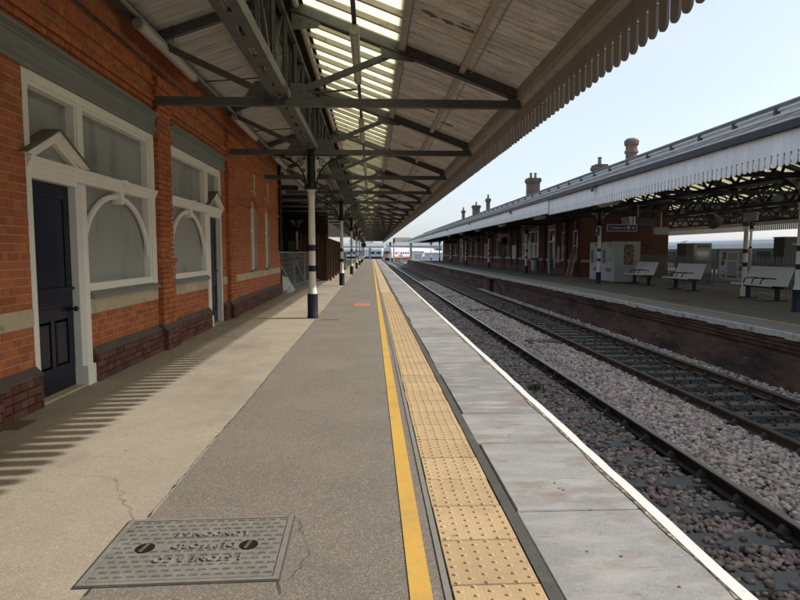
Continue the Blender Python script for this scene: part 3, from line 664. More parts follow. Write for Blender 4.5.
def frame_bar(mb, x0, x1, y0, y1, z0, z1): mb.box(x0, x1, y0, y1, z0, z1)
def bay(M_):
    """one door and window bay; M_ maps y (identity or mirrored)"""
    def bx(name, m, par, x0, x1, ya, yb, z0, z1):
        a, b = sorted((M_(ya), M_(yb))); return MB().box(x0, x1, a, b, z0, z1).build(name, m, par)
    f = WX-.02
    W = link('window', None, B)
    # boarded panels
    for (a, b, z0, z1) in ((5.69, 6.58, 2.34, 3.06), (6.70, 8.62, 2.34, 3.06), (6.70, 8.62, 1.08, 2.2)):
        bx('panel', 'grey_panel', W, f-.10, f-.085, a, b, z0, z1)
    # frame members, slightly different depths so that none are flush
    mb = MB()
    def fb(d0, d1, ya, yb, z0, z1):
        a, b = sorted((M_(ya), M_(yb))); mb.box(f+d0, f+d1, a, b, z0, z1)
    fb(-.1, .02, 5.59, 5.675, 0, 3.12); fb(-.1, .03, 8.63, 8.78, 1.0, 3.12)
    fb(-.1, .026, 5.675, 8.63, 3.03, 3.12); fb(-.095, .012, 5.675, 8.63, 2.99, 3.03)
    fb(-.1, .022, 6.575, 6.70, 2.33, 3.03)
    fb(-.099, .015, 6.70, 8.63, 1.02, 1.105)
    fb(-.098, .004, 8.585, 8.63, 1.105, 2.99); fb(-.098, .004, 6.70, 6.735, 1.105, 2.99); fb(-.097, .004, 6.545, 6.575, 2.35, 2.99); fb(-.097, .004, 5.675, 5.70, 2.35, 2.99)
    mb.build('frame', 'white', W)
    # door post (chamfered) with base
    a0, a1 = sorted((M_(6.515), M_(6.70)))
    MB().prism([(f-.1, a0), (f+.0, a0), (f+.045, a0+.04), (f+.045, a1-.04), (f+.01, a1), (f-.1, a1)], 'z', .0, 2.16).build('door_post', 'white', W)
    bx('post_foot', 'white', W, f-.1, f+.062, 6.505, 6.71, 0, .22)
    # transom cornice
    a0, a1 = sorted((M_(5.60), M_(8.80)))
    MB().prism([(f-.1, 2.2), (f+.02, 2.2), (f+.03, 2.235), (f+.04, 2.25), (f+.045, 2.275), (f+.065, 2.30), (f+.07, 2.335), (f-.1, 2.345)], 'y', a0, a1).build('transom', 'white', W)
    bx('transom_fillet', 'white', W, f-.1, f+.012, 5.66, 6.53, 2.145, 2.2)
    # arch
    pts = []; c, hw, zs_ = 7.66, .95, 1.38
    for t in np.linspace(0, math.pi, 25): pts.append((f-.04, M_(c-hw*math.cos(t)), zs_+.76*math.sin(t)))
    mb = MB().tube(pts, .035, 8); mb.build('arch_moulding', 'white', W, True)
    a0, a1 = sorted((M_(7.61), M_(7.70))); MB().prism([(M_(7.655)-.065, 2.21), (M_(7.655)+.065, 2.21), (M_(7.655)+.035, 2.05), (M_(7.655)-.035, 2.05)], 'x', f-.09, f+.03).build('keystone', 'white', W)
    bx('keystone_cap', 'white', W, f-.05, f+.085, 7.60, 7.71, 2.28, 2.35)
    # grey sill
    a0, a1 = sorted((M_(6.715), M_(8.79)))
    MB().prism([(f-.1, .936), (f+.07, .936), (f+.07, .97), (f+.02, 1.02), (f-.1, 1.02)], 'y', a0, a1).build('sill', 'grey_trim', W)
    # pediment over the door
    PD = link('pediment', None, B); za, zt = 2.347, 2.665; ya, yb, yc = M_(5.475), M_(6.745), M_(6.095)
    for p in (ya, yb):
        m_ = (zt-za)/(yc-p)                       # slope of the outer edge
        lz = math.hypot(1, m_)                    # vertical drop per unit of thickness
        for (t0, t1, d, mm, nm) in ((0, .014, .095, 'lead', 'lead_capping'), (.014, .045, .078, 'white', 'rake'), (.045, .08, .055, 'white', 'rake'), (.08, .12, .03, 'white', 'rake')):
            def edge(t): return (p+(t*lz)/m_, za), (yc, zt-t*lz)
            e0, a0_ = edge(t0); e1, a1_ = edge(t1)
            MB().prism([e0, a0_, a1_, e1], 'x', f-.09, f+d).build(nm, mm, PD)
    MB().prism([(ya+(.12*math.hypot(1, (zt-za)/(yc-ya)))/((zt-za)/(yc-ya)), za), (yc, zt-.13), (yb+(.12*math.hypot(1, (zt-za)/(yc-yb)))/((zt-za)/(yc-yb)), za)], 'x', f-.08, f-.03).build('tympanum', 'grey_panel', PD)
    # lintel
    a0, a1 = sorted((M_(4.6 if M_(1) == 1 else 5.40), M_(8.795)))
    MB().prism([(f-.1, 3.125), (f+.045, 3.125), (f+.05, 3.16), (f+.085, 3.185), (f+.085, 3.215), (f+.06, 3.225), (f+.06, 3.345), (f+.075, 3.35), (f+.08, 3.375), (f+.13, 3.395), (f+.13, 3.415), (f-.1, 3.425)], 'y', a0+(0 if M_(1) != 1 else .53), a1).build('lintel', 'grey_trim', B)
    # door leaf
    D = link('door', None, B); d0 = f-.075
    bx('leaf', 'navy', D, d0-.045, d0-.012, 5.675, 6.515, .02, 2.145)
    mb = MB()
    def db(ya_, yb_, z0, z1, d=0.0):
        a, b = sorted((M_(ya_), M_(yb_))); mb.box(d0-.02, d0+d, a, b, z0, z1)
    db(5.676, 5.79, .02, 2.144); db(6.40, 6.514, .02, 2.144); db(5.79, 6.40, .02, .27, -.0005); db(5.79, 6.40, 2.0, 2.1435, -.0006); db(5.79, 6.40, .76, 1.06, -.0004); db(6.06, 6.13, .27, .76, -.0003)
    mb.build('stiles_and_rails', 'navy', D)
    mb = MB()
    for z in (.87, .905, .94, .975): 
        a, b = sorted((M_(5.72), M_(6.44))); mb.box(d0-.001, d0+.010, a, b, z, z+.018)
    a, b = sorted((M_(5.676), M_(6.5))); mb.box(d0-.001, d0+.03, a, b, 1.055, 1.085)
    mb.build('rail_moulding', 'navy', D)
    for (ya_, yb_, z0, z1) in ((5.80, 6.05, .28, .75), (6.14, 6.39, .28, .75)):
        mb = MB()
        for s in (0, .022, .044):
            a, b = sorted((M_(ya_+s), M_(yb_-s))); mb.box(d0-.014+s*.06, d0-.008+s*.12-(.004 if s == 0 else 0), a, b, z0+s, z1-s)
            a2, b2 = sorted((M_(ya_+.03), M_(yb_-.03)))
        mb.build('door_panel', 'navy', D)
    # rounded upper panel
    cy0, cy1 = sorted((M_(5.80), M_(6.39))); r = .09
    poly = [(cy0, 1.10), (cy1, 1.10)]+[(cy1-r+r*math.cos(t), 1.99-r+r*math.sin(t)) for t in np.linspace(0, math.pi/2, 6)]+[(cy0+r-r*math.sin(t), 1.99-r+r*math.cos(t)) for t in np.linspace(0, math.pi/2, 6)]
    MB().prism(poly, 'x', d0-.013, d0-.008).build('door_panel', 'navy', D)
    mb = MB(); hk = M_(6.455); mb.tube([(d0-.005, hk, .85), (d0+.012, hk, .85)], .028, 12); mb.tube([(d0+.01, hk, .85), (d0+.05, hk, .85)], .011, 8); mb.tube([(d0+.045, hk, .85), (d0+.055, hk, .85), (d0+.075, hk, .85), (d0+.085, hk, .85)], [.018, .029, .027, .01], 12); mb.build('door_knob', 'black', D, True)
    bx('threshold', 'stone', B, WX-.2, WX+.02, 5.66, 6.53, .0, .018)
bay(lambda y: y); bay(mir)
# narrow arched windows beyond the third pilaster
for (a, b) in ((15.60, 16.42), (17.70, 18.50)):
    W = link('window', None, B); c = (a+b)/2; f = WX-.11
    box('pane', 'window_pale', W, f-.02, f-.01, a, b, .95, 2.98)
    mb = MB(); mb.box(f-.02, f+.03, a, a+.09, .95, 2.98); mb.box(f-.02, f+.03, b-.09, b, .95, 2.98); mb.box(f-.019, f+.029, a+.09, b-.09, .95, 1.03); mb.box(f-.019, f+.031, a+.09, b-.09, 2.0, 2.07); mb.box(f-.019, f+.03, a+.09, b-.09, 2.89, 2.98)
    mb.build('frame', 'white', W)
    box('sill', 'grey_trim', W, f-.02, WX+.05, a-.03, b+.03, .934, .985)
    hw = (b-a)/2; poly = [(a-.001, 2.62)]+[(c-hw*math.cos(t), 2.62+.28*math.sin(t)) for t in np.linspace(.02, math.pi-.02, 14)]+[(b+.001, 2.62), (b+.001, 3.01), (a-.001, 3.01)]
    MB().prism(poly, 'x', WX-.1, WX+.001).build('arch_head', 'brick', W)
    MB().prism([(c-.05, 2.93), (c+.05, 2.93), (c+.08, 3.5), (c-.08, 3.5)], 'x', WX-.02, WX+.035).build('keystone', 'stone', W)
for (a, b) in ((13.57, 15.58), (16.44, 17.68), (18.52, 20.44)):
    MB().prism([(WX-.02, 2.60), (WX+.04, 2.60), (WX+.05, 2.65), (WX+.03, 2.70), (WX-.02, 2.70)], 'y', a, b).build('string_course', 'brick', B)
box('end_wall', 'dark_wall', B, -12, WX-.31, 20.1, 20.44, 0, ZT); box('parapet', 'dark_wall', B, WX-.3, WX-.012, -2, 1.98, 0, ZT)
dp = thing('downpipe', 'black cast iron downpipe at the far corner of the brick building', 'pipe', (0,0,0))
MB().tube([(WX+.07, 20.15, 4.35), (WX+.07, 20.15, 1.5)], .055, 10).build('pipe', 'black', dp, True); 
for z in (1.52, 2.6, 3.7): MB().tube([(WX+.07, 20.15, z), (WX+.07, 20.15, z+.07)], .068, 10).build('collar', 'black', dp, True)
cb = MB().tube([(WX+.035, 2.0, 4.08), (WX+.035, 20.4, 4.08)], .013, 6).build('wall_cable', 'black'); tag(cb, 'thin black cable running along the upper brick wall', 'cable')

# ---------------------------------------------------------------- near platform canopy
K = thing('platform_canopy', 'long boarded and glazed canopy on grey steel trusses over the near platform', 'canopy')
GX, VX = -1.30, 2.25
def zr(x): return 4.60-.368*x              # underside of boards, track side
def zl(x): return 5.58+.345*x              # wall side
TY = [13.05+4.29*i for i in range(-4, 25) if 13.05+4.29*i < YE-1]
def truss(y):
    t = link('truss', None, K)
    MB().beam((-1.12, y, zr(-1.12)-.075), (2.10, y, zr(2.10)-.07), .085, .13).build('rafter', 'steel', t)
    mb = MB(); mb.beam((-1.12, y, zr(-1.12)-.148), (2.10, y, zr(2.10)-.143), .13, .014); mb.build('rafter_flange', 'steel_dark', t)
    MB().beam((-1.48, y, zl(-1.48)-.075), (-3.05, y, zl(-3.05)-.075), .085, .13).build('rafter', 'steel', t)
    mb = MB(); mb.box(-3.06, 2.19, y-.05, y-.038, 3.555, 3.655); mb.box(-3.06, 2.19, y-.049, y+.05, 3.543, 3.5555); mb.build('tie', 'steel', t)
    MB().beam((.36, y, zr(.36)-.15), (-1.12, y, 3.72), .06, .085).build('strut', 'steel', t)
    MB().beam((-3.0, y, 4.40), (-1.46, y, 3.70), .06, .085).build('strut', 'steel', t)
    MB().prism([(.16, zr(.3)-.26), (.62, zr(.62)-.2), (.66, zr(.66)-.09), (.12, zr(.12)-.09)], 'y', y-.052, y-.044).build('gusset', 'steel', t)
    MB().prism([(2.0, 3.65), (2.19, 3.65), (2.17, 3.78), (1.95, 3.82)], 'y', y-.053, y-.045).build('gusset', 'steel', t)
    MB().prism([(-1.15, 3.62), (-.8, 3.66), (-.95, 3.86), (-1.15, 3.86)], 'y', y-.054, y-.046).build('gusset', 'steel', t)
    MB().prism([(-1.45, 3.66), (-1.8, 3.66), (-1.65, 3.88), (-1.45, 3.88)], 'y', y-.054, y-.046).build('gusset', 'steel', t)
    MB().prism([(-2.75, 4.5), (-3.05, 4.32), (-3.05, 4.56)], 'y', y-.054, y-.046).build('gusset', 'steel', t)
    MB().prism([(-1.12, 4.83), (-.7, 4.72), (-.75, 4.62), (-1.12, 4.6)], 'y', y-.054, y-.046).build('gusset', 'steel', t)
    if y < 24:
        mb = MB()
        for (x, z) in ((.3, zr(.3)-.16), (.42, zr(.42)-.17), (.52, zr(.52)-.12), (.36, zr(.36)-.10), (-1.0, 3.74), (-.9, 3.76), (-1.0, 4.72), (-.86, 4.68), (2.05, 3.72), (2.12, 3.7)): mb.tube([(x, y-.054, z), (x, y-.064, z)], .014, 6)
        mb.build('rivets', 'steel_dark', t)
    return t
t0 = truss(TY[0])
truss_near = None
for i, y in enumerate(TY[1:]):
    c = copy_tree(t0, K)
    c.location = (0, y-TY[0], 0)
# lattice girder above the columns
ga, gb = TY[0]-.3, TY[-1]+.3
G_ = link('lattice_girder', None, K)
for xo in (-.115, .03):
    MB().box(GX+xo, GX+xo+.085, ga, gb, 3.66, 3.685).build('bottom_chord', 'steel', G_)
for xo in (-.128, .113): MB().box(GX+xo, GX+xo+.014, ga, gb, 3.66, 3.80).build('chord_web', 'steel', G_)
y = ga+.2; bpm = MB().box(GX-.031, GX+.031, 0, .34, 3.664, 3.682).mesh('batten_plate', 'steel')
while y < gb: link('batten_plate', bpm, G_, (0, y, 0)); y += .62
for xo in (-.1, .03): MB().box(GX+xo, GX+xo+.07, ga, gb, 4.80, 4.90).build('top_chord', 'steel', G_)
vm = MB(); vm.box(-.035, .035, -.005, .005, 3.69, 4.85); vm.box(-.004, .004, -.04, -.005, 3.69, 4.85); vm = vm.mesh('vertical', 'steel')
dm = MB().beam((0, 0, 3.72), (0, 1.0725, 4.82), .012, .055, (1,0,0)).mesh('diagonal', 'steel'); dm2 = MB().beam((0, 0, 4.82), (0, 1.0725, 3.72), .012, .055, (1,0,0)).mesh('diagonal', 'steel')
y = TY[0]; i = 0
while y < gb-1.2:
    for xo in (-.075, .075): link('vertical', vm, G_, (GX+xo, y, 0))
    if y < 60:
        link('diagonal', dm if i % 2 else dm2, G_, (GX+.03, y, 0)); link('diagonal', dm2 if i % 2 else dm, G_, (GX-.03, y, 0))
    y += 1.0725; i += 1
# purlins and wall plate
ya_, yb_ = TY[0]-.3, TY[-1]+.3
for (x, w_, h_, m_) in ((.46, .09, .10, 'batten'), (1.32, .085, .085, 'batten'), (1.46, .02, .03, 'batten')): MB().beam((x, ya_, zr(x)-h_/2), (x, yb_, zr(x)-h_/2), w_, h_, (0.37,0,1)).build('purlin', m_, K)
MB().beam((-2.05, ya_, zl(-2.05)-.045), (-2.05, yb_, zl(-2.05)-.045), .085, .085).build('purlin', 'batten', K)
MB().beam((-1.56, ya_, zl(-1.56)-.045), (-1.56, yb_, zl(-1.56)-.045), .07, .085).build('purlin', 'batten', K)
MB().tube([(-1.06, ya_, zr(-1.06)-.045), (-1.06, yb_, zr(-1.06)-.045)], .05, 8).build('purlin', 'batten', K, True)
MB().prism([(-3.12, 4.42), (-2.96, 4.42), (-2.95, 4.50), (-3.0, 4.555), (-3.12, 4.555)], 'y', ya_, yb_).build('wall_plate', 'steel', K)
# boards: right slope (.5 .. 2.16), left slope (-3.1 .. -1.45) and ridge boards
def slope_board(xa, xb, zf, w):
    t = .022; mb = MB(); dz = lambda x: zf(x)
    return mb.add([(xa,-w/2,dz(xa)),(xb,-w/2,dz(xb)),(xb,w/2,dz(xb)),(xa,w/2,dz(xa)),(xa,-w/2,dz(xa)+t),(xb,-w/2,dz(xb)+t),(xb,w/2,dz(xb)+t),(xa,w/2,dz(xa)+t)], [(0,3,2,1),(4,5,6,7),(0,1,5,4),(1,2,6,5),(2,3,7,6),(3,0,4,7)])
BW = .128
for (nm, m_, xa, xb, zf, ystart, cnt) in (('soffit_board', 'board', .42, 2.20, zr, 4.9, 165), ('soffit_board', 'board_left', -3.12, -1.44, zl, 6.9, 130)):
    me = slope_board(xa, xb, zf, BW-.007).mesh(nm, m_); mb = MB(); y = ya_; n = 0
    while y < yb_:
        if y >= ystart and n < cnt:
            link(nm, me, K, (0, y, random.uniform(-.003, .003))); n += 1
        else:
            e = random.uniform(-.003, .003); w = BW-.007
            mb.add([(xa,y-w/2,zf(xa)+e),(xb,y-w/2,zf(xb)+e),(xb,y+w/2,zf(xb)+e),(xa,y+w/2,zf(xa)+e),(xa,y-w/2,zf(xa)+e+.022),(xb,y-w/2,zf(xb)+e+.022),(xb,y+w/2,zf(xb)+e+.022),(xa,y+w/2,zf(xa)+e+.022)], [(0,3,2,1),(4,5,6,7),(0,1,5,4),(1,2,6,5),(2,3,7,6),(3,0,4,7)])
        y += BW
    o = mb.build('soffit_boards_beyond', m_, K); o['kind'] = 'stuff'
    # roof covering above the boards keeps daylight out of the joints
    MB().add([(xa-.02,ya_-.2,zf(xa-.02)+.03),(xb+.02,ya_-.2,zf(xb+.02)+.03),(xb+.02,yb_+.2,zf(xb+.02)+.03),(xa-.02,yb_+.2,zf(xa-.02)+.03),(xa-.02,ya_-.2,zf(xa-.02)+.06),(xb+.02,ya_-.2,zf(xb+.02)+.06),(xb+.02,yb_+.2,zf(xb+.02)+.06),(xa-.02,yb_+.2,zf(xa-.02)+.06)], [(0,3,2,1),(4,5,6,7),(0,1,5,4),(1,2,6,5),(2,3,7,6),(3,0,4,7)]).build('roof_covering', 'roof_grey', K)
MB().prism([(-1.46, zl(-1.46)+.02), (-1.30, 5.15), (-1.0, zr(-1.0)+.03), (-.95, zr(-.95)+.01), (-1.0, zr(-1.0)), (-1.3, 5.05), (-1.46, zl(-1.46)-.01)], 'y', ya_-.2, yb_+.2).build('ridge_board', 'hole', K)
# glazing
pane = slope_board(-.97, .43, lambda x: zr(x)+.02, .52).mesh('roof_pane', 'glass_roof')
barm = MB(); barm.beam((-1.02, 0, zr(-1.02)-.018), (.44, 0, zr(.44)-.018), .058, .075); barm = barm.mesh('glazing_bar', 'batten')
y = TY[0]
while y < TY[-1]:
    link('roof_pane', pane, K, (0, y+.268, 0)); link('glazing_bar', barm, K, (0, y, 0)); y += .53625
# splintered boards
rs = random.Random(5)
torn = [([(.60, 7.36), (.70, 7.33), (.83, 7.40), (.74, 7.46), (.68, 7.41)], 'broken'), ([(.66, 7.365), (.78, 7.385), (.73, 7.44)], 'lead'),
    ([(.85, 7.38), (.97, 7.37), (1.03, 7.42), (.93, 7.475), (.89, 7.42)], 'broken'), ([(.88, 7.385), (1.0, 7.40), (.93, 7.455)], 'lead'),
    ([(1.04, 7.395), (1.26, 7.375), (1.27, 7.44), (1.12, 7.445)], 'broken'), ([(1.08, 7.29), (1.19, 7.285), (1.20, 7.305), (1.12, 7.315)], 'lead'),
    ([(.95, 11.62), (1.2, 11.58), (1.24, 11.66), (1.05, 11.7)], 'broken'), ([(1.4, 12.1), (1.62, 12.04), (1.66, 12.14), (1.5, 12.18)], 'broken'), ([(.8, 15.9), (1.1, 15.84), (1.12, 15.95), (.9, 16.0)], 'broken')]
for q, (poly, m_) in enumerate(torn):
    mb = MB(); k_ = len(poly); o_ = -.0045-.0006*q-(.002 if m_ == 'lead' else 0)
    mb.add([(px, py, zr(px)+o_) for px, py in poly]+[(px, py, zr(px)+.01) for px, py in poly], [tuple(range(k_)), tuple(range(k_, 2*k_))]+[(i, (i+1) % k_, k_+(i+1) % k_, k_+i) for i in range(k_)])
    mb.build('splinter', m_, K)
# eaves beam, moulding and valance
MB().box(2.12, 2.215, ya_-.2, yb_+.2, 3.665, zr(2.12)+.02).build('eaves_beam', 'valance', K)
mb = MB(); mb.box(2.2155, 2.236, ya_-.2, yb_+.2, 3.64, 3.92); mb.build('fascia', 'valance', K)
MB().prism([(2.19, 3.60), (2.236, 3.60), (2.236, 3.635), (2.19, 3.664), (2.165, 3.664), (2.165, 3.64)], 'y', ya_-.2, yb_+.2).build('fascia_moulding', 'batten', K)
MB().prism([(2.262, 3.80), (2.38, 3.82), (2.40, 3.92), (2.262, 3.92)], 'y', ya_-.2, yb_+.2).build('gutter', 'steel_dark', K)
PV = .173
def val_poly(zt, zs_, zb, pitch, gap=.019, kr=.021):
    h = pitch/2-.0012; n = h-gap
    pts = [(-h, zt), (h, zt), (h, zs_+kr)]
    for t in np.linspace(math.pi/2, math.pi*1.35, 5)[1:]: pts.append((h+kr*math.cos(t), zs_+kr*math.sin(t)))
    pts += [(n, zs_-kr*1.2)]
    for t in np.linspace(0, math.pi, 9): pts.append((n*math.cos(t), zb+n*.95-n*.95*math.sin(t)))
    pts += [(-n, zs_-kr*1.2)]
    for t in np.linspace(math.pi*1.35, math.pi/2, 5)[:-1]: pts.append((-h-kr*math.cos(t), zs_+kr*math.sin(t)))
    pts += [(-h, zs_+kr)]
    return pts
vp = val_poly(3.86, 3.405, 3.145, PV, .022, .024)
me = MB().prism(vp, 'x', 2.238, 2.261).mesh('valance_board', 'valance'); mb = MB(); y = ya_; n = 0
while y < yb_+.1:
    if y > 3.4 and n < 298: link('valance_board', me, K, (random.uniform(-.001, .0015), y, random.uniform(-.004, .004))); n += 1
    else: mb.prism([(a+y, b_) for a, b_ in vp], 'x', 2.238, 2.261)
    y += PV
o = mb.build('valance_boards_beyond', 'valance', K); o['kind'] = 'stuff'
# hanging rods and thin cross bars on the wall side
mb = MB()
for i, y in enumerate(TY):
    for dy in (2.1,):
        mb.tube([(-3.0, y+dy, 4.45), (-1.75, y+dy, 4.55)], .012, 5); mb.tube([(-2.0, y+dy, 4.88), (-2.0, y+dy, 4.2)], .007, 5)
    mb.tube([(-2.78, y-.06, 5.0), (-2.78, y-.06, 4.40)], .008, 5)
mb.build('hanger_rod', 'steel_dark', K)
for i, y in enumerate(TY):
    MB().tube([(-1.1, y+2.1, 4.28), (-.25, y+2.1, 4.36)], .018, 6).build('lamp_arm', 'steel_dark', K)
MB().box(-.245, -.185, ya_, yb_, 4.45, 4.49).build('lamp_trunking', 'steel_dark', K)
MB().box(-2.93, -2.89, ya_, yb_, 4.385, 4.42).build('lamp_trunking', 'lamp_body', K)

# fluorescent lamps
def lamp(label, x, y, z, group):
    t = thing('fluorescent_light', label, 'light', (x, y, z), group=group)
    return t
prof = [(-.05, .036), (-.067, .0), (-.054, -.043), (-.018, -.066), (.018, -.066), (.054, -.043), (.067, .0), (.05, .036)]
dmesh = MB().prism(prof, 'y', -1.12, 1.12).mesh('diffuser', 'lamp_diffuser', True); hmesh = MB().box(-.05, .05, -1.15, 1.15, .037, .07).mesh('housing', 'lamp_body')
cmesh = MB().prism([(a*1.06, b*1.06) for a, b in prof], 'y', -.035, .035).mesh('end_cap', 'lamp_body')
def lamps(n, x, z, ystart, step, txt, group):
    for i in range(n):
        t = lamp(ORD[i]+' '+txt, x, ystart+i*step, z, group)
        link('diffuser', dmesh, t); link('housing', hmesh, t)
        for s in (-1, 1): link('end_cap', cmesh, t, (0, s*1.14, 0))
lamps(12, -.215, 4.375, 9.2, 5.45, 'fluorescent light in the row under the roof glazing', 'lights under the glazing')
lamps(9, -2.91, 4.31, 8.95, 5.2, 'fluorescent light in the row along the brick wall top', 'lights along the wall')

# ---------------------------------------------------------------- canopy columns
def scroll_pts(cx, cz, r, turns, a0, sgn):
    return [(cx+r*(1-t*.85)*math.cos(a0+sgn*t*turns*2*math.pi), cz+r*(1-t*.85)*math.sin(a0+sgn*t*turns*2*math.pi)) for t in np.linspace(0, 1, 16)]
def spandrel(sgn, zc, zt, L_, plate, rib, scr, axis='x'):
    """arched cast iron bracket on one side of a column"""
    r0 = .085
    def P3(u, v, z): return (u, v, z) if axis == 'x' else (v, u, z)
    arc = [(r0+.02+(L_-r0)*(1-math.cos(t)), zc+(zt-zc)*math.sin(t)) for t in np.linspace(0, math.pi/2, 14)]
    out = []
    mb = MB(); mb.tube([P3(sgn*u, 0, z) for u, z in arc], .017, 6)
    mb.tube([P3(sgn*r0, 0, zt-.005), P3(sgn*(L_+.02), 0, zt-.005)], .014, 6)
    out.append(('bracket_rib', mb.mesh('bracket_rib', rib)))
    mb = MB(); poly = [(sgn*u, z) for u, z in arc]+[(sgn*r0, zt)]
    if sgn < 0: poly = poly[::-1]
    mb.prism(poly, 'y' if axis == 'x' else 'x', -.006, .006); out.append(('fretwork', mb.mesh('fretwork', plate)))
    mb = MB(); h = zt-zc
    for (cx, cz, r, tn, a0, sg) in ((r0+.17, zt-.16, .095, 1.6, 1.2, 1), (r0+.36, zt-.085, .055, 1.5, 2.5, -1), (r0+.085, zt-.33, .05, 1.4, 0, 1), (r0+.06, zt-.06, .04, 1.3, .5, -1), (r0+.50, zt-.05, .028, 1.2, 1, 1)):
        for side in (-.009, .009): mb.tube([P3(sgn*u, side, z) for u, z in scroll_pts(cx, cz, r, tn, a0, sg)], .011, 4)
    out.append(('opening_scrolls', mb.mesh('opening_scrolls', scr)))  # raised dark scrolls stand in for openings onto the dark roof behind
    return out
def column(label, x, y, top, group, zcap=2.80, dark='black', both=False, src=[None, None], L_=.78, hi=3.54):
    i = 1 if both else 0
    if src[i] is None:
        t = thing('canopy_column', label, 'column', (x, y, 0), group=group)
        MB().lathe(0, 0, [(.122, 0), (.122, .06), (.115, .08), (.115, .50), (.118, .52), (.118, .54)], 20).build('base', 'navy_band', t, True)
        MB().lathe(0, 0, [(.105, .541), (.092, .60), (.08, .66), (.077, .8), (.070, zcap-.22), (.070, zcap-.16), (.082, zcap-.15), (.082, zcap-.12), (.072, zcap-.11), (.078, zcap-.05), (.11, zcap)], 20).build('shaft', 'col_white', t, True)
        for z0, z1 in ((1.03, 1.16), (1.48, 1.61)): MB().lathe(0, 0, [(.081, z0), (.081, z1)], 20).build('band', 'navy_band', t, True)
        MB().box(-.14, .14, -.14, .14, zcap+.001, zcap+.05).build('capital', dark, t)
        MB().lathe(0, 0, [(.105, zcap+.051), (.085, zcap+.12), (.085, top)], 8).build('head', dark, t)
        for ax in (('x', 'y') if both else ('x',)):
            for s in (-1, 1):
                for nm, me in spandrel(s, zcap+.06, hi, L_, 'fret', dark, dark, ax): link(nm, me, t)
        src[i] = t; return t
    t = copy_tree(src[i]); t.location = (x, y, 0); tag(t, label, 'column', group); return t
for i in range(8):
    column(ORD[i]+' white canopy column with navy base and bands on the near platform', GX, 13.05+12.87*i, 3.66, 'columns of the near canopy')

# ---------------------------------------------------------------- covered yard beyond the near building
Yd = thing('yard_roof', 'dark boarded roof over the recess beyond the brick building', 'roof', (0,0,0))
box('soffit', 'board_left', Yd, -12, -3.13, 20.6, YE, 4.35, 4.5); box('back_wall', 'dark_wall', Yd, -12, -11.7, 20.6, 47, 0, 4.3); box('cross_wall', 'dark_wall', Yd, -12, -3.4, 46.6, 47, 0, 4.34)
for y in np.arange(22, 47, 4.29): box('beam', 'steel_dark', Yd, -12, -3.2, y-.06, y+.06, 4.15, 4.345)
for k_, (xa, za, zb_) in enumerate(((-7.5, .0, 2.4), (-5.9, .2, 2.3))):
    c_ = thing('store_board', ('wide ' if k_ == 0 else 'narrow ')+'drab board standing in the dark recess', 'board', (xa, 45.9, 0)); box('panel', 'grey_trim', c_, -.75+.25*k_, .75-.25*k_, -.05, .05, za, zb_); box('batten', 'lead', c_, -.75+.25*k_, .75-.25*k_, -.07, -.051, 1.0, 1.1)
column('slim column in the dark recess behind the mesh barrier', -4.85, 38.8, 3.66, 'columns of the near canopy')
# hoarding
Hd = thing('timber_hoarding', 'brown vertical plank hoarding with posts beyond the nearest column', 'hoarding', (0,0,0))
rng = random.Random(3)
def planks(p0, p1, h0, h1, step=.14):
    a, b = Vector(p0), Vector(p1); n = int((b-a).length/step); d = (b-a).normalized()
    for i in range(n):
        q = a+(b-a)*(i+.5)/n; h = h0+(h1-h0)*(i+.5)/n
        hh = h+rng.uniform(-.03, .03)
        m_ = MB(); w_ = step*.46; nn = Vector((-d.y, d.x, 0)); o_ = rng.uniform(-.01, .01)
        m_.beam(q+nn*o_+Vector((0,0,.06)), q+nn*o_+Vector((0,0,hh)), step*.93, .025, nn); m_.build('plank', 'hoarding', Hd)
planks((-3.6, 30.2, 0), (-2.2, 30.2, 0), 2.3, 2.2); planks((-2.2, 30.2, 0), (-2.45, 46, 0), 2.15, 2.2, .16)
for i in range(6):
    t_ = i/5; MB().box(-2.13-.25*t_, -2.03-.25*t_, 30.12+15.8*t_-.06, 30.12+15.8*t_+.06, 0, 2.12).build('post', 'hoarding', Hd)
for x in (-3.55, -3.15, -2.7, -2.25): MB().box(x-.05, x+.05, 30.05, 30.16, 0, 2.35).build('post', 'hoarding', Hd)
for z in (.35, 1.2, 2.0): MB().beam((-3.6, 30.1, z), (-2.15, 30.1, z), .05, .1).build('rail', 'hoarding', Hd)
# mesh barriers
for i, (a, b) in enumerate((((-3.3, 21.0), (-3.2, 24.4)), ((-3.18, 24.6), (-3.06, 27.2)), ((-3.05, 27.3), (-2.95, 29.9)))):
    t = thing('mesh_barrier', ('first', 'middle', 'last')[i]+' galvanised mesh barrier panel along the recess beyond the building', 'barrier', group='mesh barriers')
    A, Bv = Vector((*a, 0)), Vector((*b, 0)); mb = MB()
    mb.tube([A+Vector((0,0,.1)), A+Vector((0,0,1.45)), Bv+Vector((0,0,1.45)), Bv+Vector((0,0,.1)), A+Vector((0,0,.1))], .022, 6); mb.build('frame', 'mesh_steel', t)
    mb = MB(); n = int((Bv-A).length/.09)
    for k_ in range(1, n):
        q = A+(Bv-A)*k_/n; mb.beam(q+Vector((0,0,.12)), q+Vector((0,0,1.43)), .007, .007)
    for z in np.arange(.25, 1.4, .2): mb.beam(A+Vector((0,0,z)), Bv+Vector((0,0,z)), .007, .007)
    mb.build('mesh_infill', 'mesh_steel', t)
    for q in (A, Bv): MB().box(q.x-.3, q.x+.3, q.y-.06, q.y+.06, 0, .1).build('foot', 'kiosk', t)
    mb = MB().tube([A+Vector((.05,.2,1.0)), A+(Bv-A)*.75+Vector((.12,0,.05))], .03, 6); mb.build('brace', 'mesh_steel', t)
